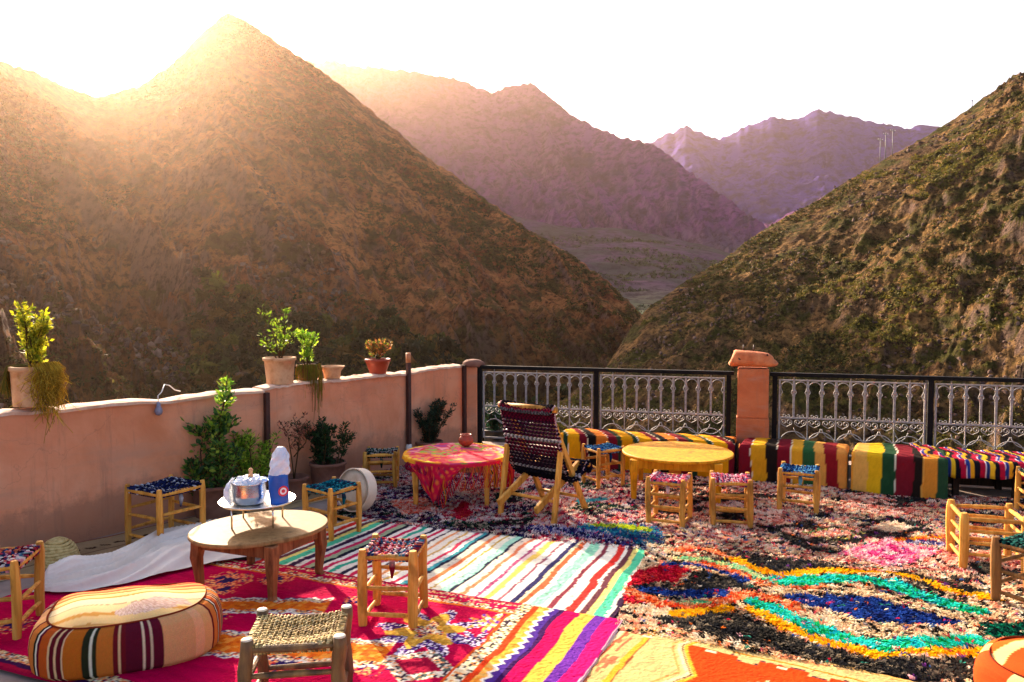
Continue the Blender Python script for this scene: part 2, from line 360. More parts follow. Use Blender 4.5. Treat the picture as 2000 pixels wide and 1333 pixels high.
env = lambda S, a=0.25: np.clip(S / a, 0, 1) * np.clip((1.02 - S) / 0.3, 0.12, 1)
def disp_left(PX, S, X, Y, rd):
    g = ridged((PX + 900 * S) / 170.0, S * 1.6 + 3, 4, 3) - 0.5
    g2 = ridged((PX + 760 * S) / 48.0, S * 5, 4, 8) - 0.5
    n = fbm(X / 26, Y / 26, 5, 21); n2 = ridged(X / 9, Y / 9, 4, 5) - 0.5
    rock = np.clip(1.15 - S * 2.4, 0, 1) * np.clip((700 - PX) / 500, 0.1, 1)
    e = env(S)
    return (g * 30 + g2 * 4) * e + n * 7 * e + (ridged(X / 38, Y / 38, 5, 7) - .5) * 12 * e * np.clip(rock + .35, 0, 1) + n2 * (3.0 + 8 * rock) * np.clip(e, .3, 1) + fbm(PX / 9, S * 3, 3, 9) * 1.6, (g2 * 5) * e
def disp_right(PX, S, X, Y, rd):
    g = ridged((PX - 380 * S) / 150.0, S * 1.5 + 1, 4, 41) - 0.5
    g2 = ridged((PX - 300 * S) / 34.0, S * 7, 4, 47) - 0.5
    n = fbm(X / 11, Y / 11, 5, 51); n2 = ridged(X / 3.6, Y / 3.6, 4, 55) - 0.5
    e = env(S, 0.15); k = np.clip((PX - 1300) / 700, 0.15, 1)
    crag = ridged(X / 4.5, Y / 4.5, 4, 77)
    big = ridged(X / 21, Y / 21, 5, 59) - 0.5
    return (g * 2.0 * k + g2 * 0.8 * k + big * 8 * k) * e + n * 2.6 * np.clip(e, .25, 1) + n2 * 2.6 * np.clip(e, .3, 1) + np.clip((PX - 1900) / 90, 0, 1) * (crag - .45) * 7 * np.clip(S * 3 - 2, 0, 1), g2 * 0.5 * e + n2 * 0.8 * e
def disp_mid(PX, S, X, Y, rd):
    g = ridged((PX + 330 * S) / 110.0, S * 2 + 2, 5, 61) - 0.5
    n = fbm(X / 90, Y / 90, 5, 63); n2 = ridged(X / 34, Y / 34, 4, 68) - 0.5
    e = env(S, 0.4)
    return g * 110 * e + n * 26 * e + n2 * 24 * e + fbm(PX / 7, S * 2, 4, 65) * 7 * np.clip(S * 3 - 1.5, 0, 1), 0 * S
def disp_far(PX, S, X, Y, rd):
    g = ridged(X / 520, Y / 520, 5, 71) - 0.5
    n2 = ridged(X / 120, Y / 120, 4, 78) - 0.5
    e = env(S, 0.2)
    return g * 150 * e + n2 * 40 * e + fbm(PX / 7, S * 2, 4, 75) * 12 * np.clip(S * 3 - 1.5, 0, 1), 0 * S

VL, left_mountain = mountain('mountain', 'steep brown scrub-covered mountain on the left with a sharp peak', HILL_L,
    [(-1200, 330), (-700, 160), (-300, 70), (0, 112), (100, 150), (195, 192), (280, 168), (350, 122), (400, 72), (440, 38), (458, 30), (485, 42), (560, 90), (620, 128), (690, 180), (760, 240), (850, 315), (940, 380), (1060, 462), (1180, 545), (1240, 600), (1300, 668)],
    [(-1200, 420), (0, 520), (195, 600), (455, 700), (760, 650), (1060, 560), (1240, 500), (1300, 480)],
    [(-1200, 90), (0, 95), (500, 130), (900, 150), (1240, 200), (1300, 210)],
    [(-1200, -35), (0, -38), (500, -48), (900, -50), (1300, -52)], -1200, 1310, 640, 330, (1.15, 0.45), disp_left, spow=1.25)
VR, right_hill = mountain('hill', 'rocky green and ochre hillside rising to the right beyond the railing', HILL_R,
    [(820, 960), (1000, 850), (1100, 780), (1180, 718), (1225, 650), (1270, 598), (1350, 545), (1430, 492), (1500, 442), (1600, 386), (1700, 322), (1760, 288), (1830, 250), (1890, 208), (1940, 172), (2000, 132), (2200, 60), (2700, -120)],
    [(820, 130), (1180, 165), (1500, 230), (2000, 300), (2700, 330)],
    [(820, 62), (1180, 60), (2700, 58)], [(820, -40), (2700, -36)], 820, 2700, 560, 330, (1.0, 0.5), disp_right, spow=1.3)
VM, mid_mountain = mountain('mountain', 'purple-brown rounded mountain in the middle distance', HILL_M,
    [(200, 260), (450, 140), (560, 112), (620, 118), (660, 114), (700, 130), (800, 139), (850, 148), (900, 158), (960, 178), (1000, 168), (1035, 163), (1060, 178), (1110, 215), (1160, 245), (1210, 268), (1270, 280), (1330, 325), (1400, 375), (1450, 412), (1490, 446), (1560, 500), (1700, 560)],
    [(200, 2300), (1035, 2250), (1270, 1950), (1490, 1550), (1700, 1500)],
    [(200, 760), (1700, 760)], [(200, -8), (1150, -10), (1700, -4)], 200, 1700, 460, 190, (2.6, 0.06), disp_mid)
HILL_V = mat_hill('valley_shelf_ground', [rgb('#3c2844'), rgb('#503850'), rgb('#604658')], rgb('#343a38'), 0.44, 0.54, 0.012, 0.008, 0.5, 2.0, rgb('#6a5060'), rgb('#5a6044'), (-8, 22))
def disp_shelf(PX, S, X, Y, rd):
    return fbm(X / 120, Y / 90, 4, 141) * 9 * np.clip(S * 3, 0, 1) + fbm(X / 25, Y / 25, 3, 142) * 2, 0 * S
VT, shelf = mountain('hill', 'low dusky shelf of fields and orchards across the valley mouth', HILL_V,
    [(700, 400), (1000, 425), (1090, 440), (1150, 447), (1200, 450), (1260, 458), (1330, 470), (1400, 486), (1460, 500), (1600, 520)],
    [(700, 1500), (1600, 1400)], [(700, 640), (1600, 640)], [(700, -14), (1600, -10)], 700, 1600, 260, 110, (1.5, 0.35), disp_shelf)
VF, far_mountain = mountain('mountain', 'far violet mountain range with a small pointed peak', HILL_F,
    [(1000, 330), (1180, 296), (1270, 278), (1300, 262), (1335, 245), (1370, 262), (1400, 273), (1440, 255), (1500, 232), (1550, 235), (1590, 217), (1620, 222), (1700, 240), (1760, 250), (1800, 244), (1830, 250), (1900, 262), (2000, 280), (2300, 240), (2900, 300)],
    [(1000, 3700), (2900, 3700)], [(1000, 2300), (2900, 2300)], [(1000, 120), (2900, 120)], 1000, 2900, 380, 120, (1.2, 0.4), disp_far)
VS, spur = mountain('hill', 'low pinkish spur in front of the far violet range', HILL_M,
    [(1300, 520), (1480, 448), (1540, 415), (1600, 385), (1660, 352), (1720, 335), (1800, 330), (2000, 350), (2400, 400)],
    [(1300, 1900), (2400, 2100)], [(1300, 1300), (2400, 1300)], [(1300, 0), (2400, 0)], 1300, 2400, 200, 80, (1.2, 0.4), disp_mid)

GROUND = mat_mottled('valley_ground', [rgb('#3f3a26'), rgb('#5b4a34'), rgb('#6f5a40')], 0.02, 0.95, 0.6, 1.0, 0.2)
bm = MB(); n = 40; e = 4700
vs = [(-e + 2 * e * i / n, -e + 2 * e * j / n, -46) for i in range(n + 1) for j in range(n + 1)]
bm.add(vs, [(i * (n + 1) + j, (i + 1) * (n + 1) + j, (i + 1) * (n + 1) + j + 1, i * (n + 1) + j + 1) for i in range(n) for j in range(n)])
tag(bm.build('valley_floor', GROUND), 'brown valley floor below the terrace', None, None, 'structure')

# scrub on the slopes -----------------------------------------------------------------
def sample_grid(V, n, smin=0.0, smax=1.0, umin=0, umax=1):
    nu, ns, _ = V.shape
    u = rng.uniform(umin, umax, n) * (nu - 1.001); s = rng.uniform(smin, smax, n) * (ns - 1.001)
    i = u.astype(int); j = s.astype(int); fu = (u - i)[:, None]; fs = (s - j)[:, None]
    P = (V[i, j] * (1 - fu) + V[i + 1, j] * fu) * (1 - fs) + (V[i, j + 1] * (1 - fu) + V[i + 1, j + 1] * fu) * fs
    return P, u / (nu - 1), s / (ns - 1)
def bushes(name, P, r, cols, ntri, label, squash=0.75, mat=None):
    n = len(P); D = rng.normal(size=(n, ntri, 3)); D /= np.linalg.norm(D, axis=2, keepdims=True)
    D[..., 2] = np.abs(D[..., 2]) * squash
    C = P[:, None] + D * (r[:, None, None] * rng.uniform(0.35, 1.0, (n, ntri, 1)))
    T = rng.normal(size=(n, ntri, 3, 3)) * (r[:, None, None, None] * 0.34)
    V = (C[:, :, None] + T).reshape(-1, 3)
    F = np.arange(len(V)).reshape(-1, 3)
    K = cols[:, None, :] * rng.uniform(0.75, 1.25, (n, ntri, 1))
    K = np.repeat(K.reshape(-1, 3), 3, 0)
    o = npmesh(name, V, F, mat or SCRUB, None, K)
    return tag(o, label, 'scrub', None, 'stuff')
def pick(cols, n): return np.array([c[:3] for c in cols])[rng.integers(0, len(cols), n)]
GREENS = [rgb('#4c4a20'), rgb('#3c3c1c'), rgb('#625a28'), rgb('#30321a'), rgb('#6e6230'), rgb('#5a4a26')]
P, u, s = sample_grid(VR, 90000, 0.02, 0.995)
den = vnoise(P[:, 0] / 16, P[:, 1] / 16, 91) * 0.6 + vnoise(P[:, 0] / 5, P[:, 1] / 5, 92) * 0.4
k = den > 0.50 + 0.03 * (s < .5); P = P[k]; s2 = s[k]; d = np.hypot(P[:, 0], P[:, 1])
c = pick(GREENS, len(P)); w = (vnoise(P[:, 0] / 22, P[:, 1] / 22, 95) > 0.62)[:, None]
c = np.where(w, pick([rgb('#7a6e2c'), rgb('#6a642c')], len(P)), c)
bushes('hillside_scrub', P, rng.uniform(0.18, 0.62, len(P)) * (0.45 + d / 300), c, 10, 'olive green bushes scattered over the rocky right hillside')
P, u, s = sample_grid(VL, 80000, 0.03, 0.985)
den = vnoise(P[:, 0] / 60, P[:, 1] / 60, 101) * 0.65 + vnoise(P[:, 0] / 11, P[:, 1] / 11, 102) * 0.35
k = den > 0.52 - 0.14 * (s < .22) * (u > .55); P = P[k]; d = np.hypot(P[:, 0], P[:, 1])
c = pick(GREENS + [rgb('#5a4a26'), rgb('#6b5a30')], len(P))
bushes('mountainside_scrub', P, rng.uniform(0.5, 1.35, len(P)) * (0.35 + d / 420), c, 10, 'dry olive scrub dotted over the steep left mountainside')
# orchard trees crowding the gorge at the foot of the left mountain
P, u, s = sample_grid(VL, 2300, 0.02, 0.30, 0.63, 0.97)
d = np.hypot(P[:, 0], P[:, 1]); c = pick([rgb('#26301a'), rgb('#3c4a20'), rgb('#5a5c22'), rgb('#74582a'), rgb('#1e2616'), rgb('#343a1e')], len(P))
bushes('gorge_woodland', P + np.array([0, 0, 1.0]), rng.uniform(1.3, 3.0, len(P)), c, 90, 'dark green and yellowing trees crowding the gorge below the mountain', 1.1)
P, u, s = sample_grid(VT, 5200, 0.0, 0.9, 0.3, 0.95)
k = vnoise(P[:, 0] / 90, P[:, 1] / 60, 111) > 0.5; P = P[k]
bushes('valley_orchard', P, rng.uniform(1.6, 4.0, len(P)), pick([rgb('#34422a'), rgb('#4c5a38'), rgb('#283424')], len(P)), 10, 'hazy green orchards on the distant valley floor')
# broken rock on the right hillside
def rocks(name, P, r, label):
    n = len(P); ico = [(0, 0, 1), (.89, 0, .45), (.28, .85, .45), (-.72, .53, .45), (-.72, -.53, .45), (.28, -.85, .45), (.72, .53, -.45), (-.28, .85, -.45), (-.89, 0, -.45), (-.28, -.85, -.45), (.72, -.53, -.45)]
    fc = [(0, 1, 2), (0, 2, 3), (0, 3, 4), (0, 4, 5), (0, 5, 1), (1, 6, 2), (2, 6, 7), (2, 7, 3), (3, 7, 8), (3, 8, 4), (4, 8, 9), (4, 9, 5), (5, 9, 10), (5, 10, 1), (1, 10, 6)]
    I = np.array(ico)[None] * rng.uniform(0.6, 1.35, (n, 11, 1)) * r[:, None, None] * rng.uniform(0.6, 1.3, (n, 1, 3))
    V = (P[:, None] + I).reshape(-1, 3); F = (np.array(fc)[None] + (np.arange(n) * 11)[:, None, None]).reshape(-1, 3)
    K = np.repeat(pick([rgb('#6d5448'), rgb('#85695a'), rgb('#54403a'), rgb('#7a5a40')], n) * rng.uniform(.7, 1.15, (n, 1)), 11, 0)
    return tag(npmesh(name, V, F, STONE, None, K), label, 'rocks', None, 'stuff')
P, u, s = sample_grid(VR, 16000, 0.0, 0.99)
k = (vnoise(P[:, 0] / 13, P[:, 1] / 13, 121) > 0.57) ; P = P[k]; d = np.hypot(P[:, 0], P[:, 1])
rocks('hillside_rocks', P, rng.uniform(0.12, 0.45, len(P)) * (0.4 + d / 260), 'grey brown broken rocks strewn over the right hillside')
P, u, s = sample_grid(VL, 9000, 0.02, 0.5, 0.25, 0.75)
k = (vnoise(P[:, 0] / 22, P[:, 1] / 22, 131) > 0.55); P = P[k]
rocks('mountainside_rocks', P, rng.uniform(0.3, 1.2, len(P)), 'grey brown rock rubble low on the left mountainside')

# three slim power poles and a lone post on the right ridge
def ridge_point(px, V=VR, px0=820, px1=2700):
    i = int(round((px - px0) / (px1 - px0) * (V.shape[0] - 1))); return Vector(V[i, -2])
for i, (px, h, lb) in enumerate([(1712, 7.4, 'leftmost of the three slim power poles on the right ridge'), (1723, 8.0, 'middle one of the three slim power poles on the right ridge'), (1735, 7.8, 'rightmost of the three slim power poles on the right ridge'), (1886, 2.4, 'lone short post standing high on the right ridge')]):
    b0 = ridge_point(px)
    t = thing('power_pole' if h > 3 else 'marker_post', lb, 'power pole' if h > 3 else 'post', b0, 0.4, 'power poles on the ridge' if h > 3 else None)
    m = MB(); m.tube([(0, 0, -1), (0, 0, h)], [0.13, 0.09], 6); m.build('mast', IRON_G if h > 3 else WOOD_DK, t)
    if h > 3:
        m = MB(); m.box((0, 0, h - 0.6), (2.0, 0.12, 0.14)); m.build('crossarm', IRON_G, t)
        for q in (-0.9, 0, 0.9): m = MB(); m.tube([(q, 0, h - 0.53), (q, 0, h - 0.25)], 0.07, 5); m.build('insulator', WHITEP, t)
    else:
        m = MB(); m.box((0, 0, h - 0.25), (0.5, 0.1, 0.3)); m.build('sign_board', WOOD_DK, t)

# air
bm = MB(); bm.box((0, 0, (1150 - 47.5) / 2), (9600, 9600, 1150 + 47.5))
hz = bm.build('haze', [bpy.data.materials.new('haze_air')]); hm = hz.data.materials[0]; hm.use_nodes = True
hn = hm.node_tree; hn.nodes.clear(); ho = hn.nodes.new('ShaderNodeOutputMaterial'); hv = hn.nodes.new('ShaderNodeVolumePrincipled')
hv.inputs['Color'].default_value = (1.0, 0.68, 0.50, 1); hv.inputs['Density'].default_value = HAZE_DENSITY; hv.inputs['Anisotropy'].default_value = 0.85  # orange glow around the sun is put into the haze tint
hn.links.new(hv.outputs[0], ho.inputs['Volume']); tag(hz, 'thin orange-tinted haze filling the valley air', None, None, 'stuff')
# ================================================================== TERRACE
WH = 0.98
WC = gp(905, 886)                        # inner corner of wall and railing
W0 = gp(0, 1095)
wd = (Vector((WC.x, WC.y)) - Vector((W0.x, W0.y))).normalized()      # along the wall, away from camera
wn = Vector((wd.y, -wd.x))               # towards the terrace
WANG = math.atan2(wd.y, wd.x)
def wall_at(px, off=0.0):
    """point of the wall's inner face seen in column px, moved `off` outwards"""
    d = ray(px, 700); a = Vector((WC.x, WC.y)) - wn * off
    det = d.x * (-wd.y) + d.y * wd.x
    t = (a.x * (-wd.y) + a.y * wd.x) / det
    return Vector((d.x * t, d.y * t))
RA = gp(928, 713.5, 1.0); RB = gp(2000, 739.5, 1.0)
rdv = (Vector((RB.x, RB.y)) - Vector((RA.x, RA.y))).normalized(); RANG = math.atan2(rdv.y, rdv.x)
rn = Vector((rdv.y, -rdv.x))             # towards the terrace
def rail_at(px, off=0.0):
    d = ray(px, 720); a = Vector((RA.x, RA.y)) + rn * off
    det = d.x * (-rdv.y) + d.y * rdv.x
    t = (a.x * (-rdv.y) + a.y * rdv.x) / det
    return Vector((d.x * t, d.y * t))

# floor slab
Wb = Vector((W0.x, W0.y)) - wd * 5.0; Rend = Vector((RB.x, RB.y)) + rdv * 3.0
outl = [Vector((WC.x, WC.y)) - wn * 0.17 + wd * 0.1, Vector((RA.x, RA.y)) - rn * 0.14, Rend - rn * 0.14, Rend + rn * 10, Wb + wd * 0 + Vector((0, -3)), Wb - wn * 0.17]
m = MB(); k = len(outl)
m.add([(p.x, p.y, 0) for p in outl] + [(p.x, p.y, -0.35) for p in outl], [tuple(range(k - 1, -1, -1)), tuple(range(k, 2 * k))] + [(i, (i + 1) % k, (i + 1) % k + k, i + k) for i in range(k)])
tag(m.build('terrace_floor', CONC), 'worn concrete terrace floor under the rugs', None, None, 'structure')
# low curb that carries the railing
m = MB(); a = Vector((RA.x, RA.y)); q = a + rdv * (Rend - a).length
c = (a + q) / 2; m.box((c.x, c.y, 0.06), ((q - a).length, 0.2, 0.12), Matrix.Rotation(RANG, 3, 'Z'))
tag(m.build('railing_curb', CONC), None, None, None, 'structure')

# terracotta wall: two stretches with a worn, slightly uneven coping, its top light painted as paler plaster
def wall_piece(name, label, sa, sb, h, hb, n=70):
    """from arc position sa to sb, measured from the corner towards the camera"""
    t = thing(name, label, 'wall', (0, 0, 0))
    rr = random.Random(3 + int(sa * 10)); m = MB(); vs = []; th = 0.16
    m2 = MB(); v2 = []
    for i in range(n + 1):
        s = lerp(sa, sb, i / n); p = Vector((WC.x, WC.y)) - wd * s
        hh = lerp(h, hb, i / n) + rr.uniform(-0.006, 0.006) + 0.012 * math.sin(s * 2.3) * math.sin(s * 5.1)
        for k, z in enumerate((0, .2, .4, .6, .8, 1.0)):
            o = 0.006 * math.sin(s * 3 + z * 7) + rr.uniform(-0.0015, 0.0015)
            q = p + wn * o; vs.append((q.x, q.y, z * hh))
        q = p - wn * th; vs.append((q.x, q.y, hh)); vs.append((q.x, q.y, -0.3))
        e1 = rr.uniform(-0.006, 0.012); e2 = rr.uniform(-0.004, 0.01); lift = rr.uniform(0.010, 0.022)
        for off, z in ((-0.012 + e1 * 0.4 - 0.012, -0.012), (-0.022 - e1 * .4, 0.010), (0.02 + e2, lift), (th - 0.03, lift + e1 * 0.5), (th + 0.012, 0.004), (th + 0.004, -0.02)):
            q = p - wn * off; v2.append((q.x, q.y, hh + z))
    m.add(vs, [(i * 8 + j, i * 8 + j + 1, (i + 1) * 8 + j + 1, (i + 1) * 8 + j) for i in range(n) for j in range(7)] + [tuple(range(8)), tuple(n * 8 + j for j in range(7, -1, -1))], smooth=False)
    m.build('wall', PLASTER, t)
    m2.add(v2, [(i * 6 + j, i * 6 + j + 1, (i + 1) * 6 + j + 1, (i + 1) * 6 + j) for i in range(n) for j in range(5)] + [tuple(range(6)), tuple(n * 6 + j for j in range(5, -1, -1))])
    m2.build('coping', PLASTER_C, t)
    return t
def arc(px): 
    p = wall_at(px); return (Vector((WC.x, WC.y)) - p).length
s515 = arc(514)
wall_piece('parapet_wall', 'pink plastered parapet wall stretch beside the railing corner', 0.0, s515 - 0.0, 0.985, 0.965)
wall_piece('parapet_wall', 'long pink plastered parapet wall stretch at the left carrying one big planter', s515 + 0.004, s515 + 7.5, 0.945, 0.99)
# corner post of the wall
t = thing('corner_post', 'short plastered corner post joining pink wall and railing', 'post', (0, 0, 0))
p = Vector((WC.x, WC.y)) + wd * 0.10 + wn * 0.06
m = MB(); m.box((p.x, p.y, 0.49), (0.13, 0.13, 0.98), Matrix.Rotation(RANG, 3, 'Z')); m.build('shaft', PLASTER, t, bevel=0.01)
m = MB(); m.lathe([(0.11, 0), (0.125, 0.02), (0.12, 0.05), (0.08, 0.075), (0.03, 0.083)], (p.x, p.y, 0.982), 14, wob=0.06); m.build('cap', TERRA_D, t)

# iron poles standing against the wall
for px, top, bot, lb in ((515, 0.93, 0.02, 'brown iron pole at the joint of the pink wall'), (793, 1.085, 0.22, 'brown iron pole with a copper tip left of the dark bush'), (912, 0.995, 0.16, 'brown iron pole at the corner where wall meets railing')):
    q = wall_at(px) + wn * 0.035
    if px == 912: q = Vector((WC.x, WC.y)) + wn * 0.035 - wd * 0.02
    t = thing('iron_pole', lb, 'pole', (q.x, q.y, 0), 0, 'iron poles along the pink wall')
    m = MB(); m.box((0, 0, (top + bot) / 2), (0.04, 0.04, top - bot), Matrix.Rotation(WANG, 3, 'Z')); m.build('pole', IRON_B, t, bevel=0.003)
    if px > 700:
        m = MB(); m.lathe([(0.022, 0), (0.034, .02), (0.034, .09), (0.025, .12)], (0, 0, bot - 0.1), 10); m.build('foot_cup', WHITEP, t)
        m = MB(); m.tube([(0, 0, 0), (0, 0, bot - 0.1)], 0.018, 8); m.build('foot_spike', IRON_B, t)
    if px == 793:
        m = MB(); m.tube([(0, 0, top), (0, 0, top + 0.10)], 0.026, 10); m.build('pipe_tip', BRASS, t)
    if px == 912:
        m = MB(); m.box((0, 0, top + .006), (0.07, 0.07, 0.012), Matrix.Rotation(WANG, 3, 'Z')); m.build('top_plate', IRON_B, t)

# ------------------------------------------------------------------ railing
def arcpts(cx, cz, r, a0, a1, n): return [(cx + r * math.cos(R(lerp(a0, a1, i / n))), 0, cz + r * math.sin(R(lerp(a0, a1, i / n)))) for i in range(n + 1)]
def spiral(cx, cz, r0, r1, a0, a1, n): return [(cx + lerp(r0, r1, i / n) * math.cos(R(lerp(a0, a1, i / n))), 0, cz + lerp(r0, r1, i / n) * math.sin(R(lerp(a0, a1, i / n)))) for i in range(n + 1)]
def inst(src, parent, loc, rz=None, scale=None):
    o = src.copy(); COL.objects.link(o); o.parent = parent; o.location = loc
    if scale: o.scale = scale
    return o
TOPZ, G_T, G_M, G_B = 1.0, 0.925, 0.545, 0.19
def railing(label, pxs, x_end=None):
    o2 = rail_at(pxs[0]); L = lambda px: (rail_at(px) - o2).length
    t = thing('railing', label, 'railing', (o2.x, o2.y, 0), RANG)
    xs = [L(p) for p in pxs] + (x_end or [])
    m = MB(); m.box(((xs[0] + xs[-1]) / 2, 0, TOPZ - 0.019), (xs[-1] - xs[0] + 0.1, 0.06, 0.038)); m.build('top_rail', IRON, t, bevel=0.004)
    first = {}
    for x in xs:
        m = MB(); m.box((x, 0, (TOPZ - 0.044 + 0.12) / 2), (0.046, 0.05, TOPZ - 0.044 - 0.11)); m.build('post', IRON, t, bevel=0.003)
    for a, b in zip(xs[:-1], xs[1:]):
        if b - a < 0.3: continue
        a += 0.05; b -= 0.05; n = max(4, round((b - a) / 0.128)); w = (b - a) / n
        f = MB()
        for z, h in ((G_T, 0.014), (G_M, 0.016), (G_B, 0.016)): f.box(((a + b) / 2, 0, z), (b - a, 0.016, h))
        for x in (a - .003, b + .003): f.box((x, 0, (G_T + G_B) / 2), (0.016, 0.02, G_T - G_B + .014))
        fr = f.build('grille_frame', IRON_G, t)
        def piece(key, name, builder, x, z):
            if key not in first or first[key][1] != round(w, 3):
                mm = MB(); builder(mm); o = mm.build(name, IRON_G, fr); o.location = (x, 0, z); first[key] = (o, round(w, 3)); return
            inst(first[key][0], fr, (x, 0, z))
        r = w * 0.44
        for i in range(n + 1):
            x = a + i * w
            if 0 < i < n:
                piece('bar', 'bar', lambda mm: mm.box((0, 0, 0), (0.021, 0.010, G_T - G_M - 0.016)), x, (G_T + G_M) / 2)
                piece('lowbar', 'bar', lambda mm: mm.box((0, 0, 0), (0.010, 0.010, G_M - G_B - 0.018)), x, (G_B + G_M) / 2) if i % 2 == 0 else None
            if i % 4 == 1:
                piece('fin', 'finial', lambda mm: mm.tube([(0, 0, 0), (0, 0, 0.03), (0, 0, .036)], [0.006, 0.005, .001], 6), x, G_T + .007)
        for i in range(n):
            x = a + (i + .5) * w
            # horseshoe arch that bends in to a pointed collar on each bar
            def arch(mm):
                pts = arcpts(0, -r - 0.008, r, -38, 218, 14)
                pts = [(w / 2 - .014, 0, -2.62 * r)] + [(w / 2 - .008, 0, -2.45 * r), (w / 2 - .024, 0, -2.05 * r)] + pts + [(-w / 2 + .024, 0, -2.05 * r), (-w / 2 + .008, 0, -2.45 * r), (-w / 2 + .014, 0, -2.62 * r)]
                mm.tube(pts, 0.0045, 5, up=(0, 1, 0))
            piece('arch', 'arch', arch, x, G_T - .008)
            def curls(mm):
                for sg in (-1, 1): mm.tube([(p[0] * sg, 0, p[2]) for p in spiral(0.020, 0.017, 0.017, 0.006, 180, 520, 12)], 0.0036, 4, up=(0, 1, 0))
            piece('curl', 'curl', curls, x, G_M + .008)
            def heart(mm):
                for sg in (-1, 1): mm.tube([(p[0] * sg, 0, p[2]) for p in [(0, 0, -.085)] + spiral(0.026, -0.036, 0.030, 0.009, -50, 390, 16)], 0.0042, 4, up=(0, 1, 0))
            piece('heart', 'scroll', heart, x, G_M - .008)
        for i in range(0, n, 2):
            x = a + (i + 1) * w
            if i + 1 < n: piece('hoop', 'hoop', lambda mm: mm.tube(arcpts(0, 0, w * 0.98, 12, 168, 16), 0.0048, 5, up=(0, 1, 0)), x, G_B + .09)
            if i + 1 < n: piece('dip', 'hoop', lambda mm: mm.tube(arcpts(0, 0, w * 0.98, 192, 348, 16), 0.0048, 5, up=(0, 1, 0)), x + w if i + 2 < n else x, G_M - .075)
        # little collars on the bars
        for i in range(1, n):
            piece('collar', 'collar', lambda mm: mm.lathe([(0.006, -.022), (0.017, 0), (0.006, .022)], (0, 0, 0), 4), a + i * w, G_T - .1)
    return t
railing('black railing with grey wrought grille left of the orange pillar', [937, 1165, 1424])
railing('black railing with grey wrought grille right of the orange pillar', [1514, 1819], [(rail_at(1819) - rail_at(1514)).length + 1.36, (rail_at(1819) - rail_at(1514)).length + 3.2])
# link rails into the pillar
pc = rail_at(1471); 
t = thing('pillar', 'orange plastered pillar with a pierced clay tile cap', 'pillar', (pc.x, pc.y, 0), RANG)
m = MB(); m.box((0, 0, 0.27), (0.315, 0.26, 0.54)); m.build('lower_shaft', PLASTER_O, t, bevel=0.012)
m = MB(); m.box((0, 0, 0.79), (0.30, 0.25, 0.5)); m.build('upper_shaft', PLASTER_O, t, bevel=0.014)
# cap: barrel-shaped clay block with rounded ends, lying along the railing
m = MB(); prof = [(-.215, .07, .09), (-.21, .095, .12), (-.19, .108, .135), (-.10, .105, .145), (.0, .108, .15), (.10, .104, .142), (.17, .095, .13), (.20, .08, .10), (.212, .05, .06)]
vs = []; N = 16
for i, (x, zr, yr) in enumerate(prof):
    for j in range(N):
        th = 2 * PI * j / N; cs1 = math.copysign(abs(math.cos(th)) ** .55, math.cos(th)); sn1 = math.copysign(abs(math.sin(th)) ** .6, math.sin(th)); vs.append((x * (1.0 - .12 * sn1) + 0.006 * math.sin(j * 1.3), yr * cs1, 0.085 + zr * sn1 * (.92 if sn1 > 0 else .66) - .10 * (x + .2) * (sn1 > 0) * .6))
m.add(vs, [(i * N + j, i * N + (j + 1) % N, (i + 1) * N + (j + 1) % N, (i + 1) * N + j) for i in range(len(prof) - 1) for j in range(N)] + [tuple(range(N - 1, -1, -1)), tuple((len(prof) - 1) * N + j for j in range(N))], smooth=True)
cp = m.build('cap', CLAYCAP, t); cp.location = (0, 0, 1.04)
for x, z, r in ((-.13, .05, .016), (.09, .03, .02), (-.02, .06, .010), (.03, .045, .008), (.13, .09, .010)):  # dark discs paint the shade inside the openings of the cap
    m = MB(); yy = -0.146 * math.sqrt(max(0, 1 - ((z - .0) / .16) ** 2)); m.lathe([(r, 0), (r * 1.0, .012)], (x, -0.128 + abs(z - .045) * .15, z + .05), 8, axis=(0, -1, 0.25)); m.build('hole_shade_disc', SOIL, cp)
for x in (-.10, .0): m = MB(); m.tube([(x, 0, .17), (x + .004, 0, .235)], 0.006, 6); m.build('iron_stub', IRON_B, cp)

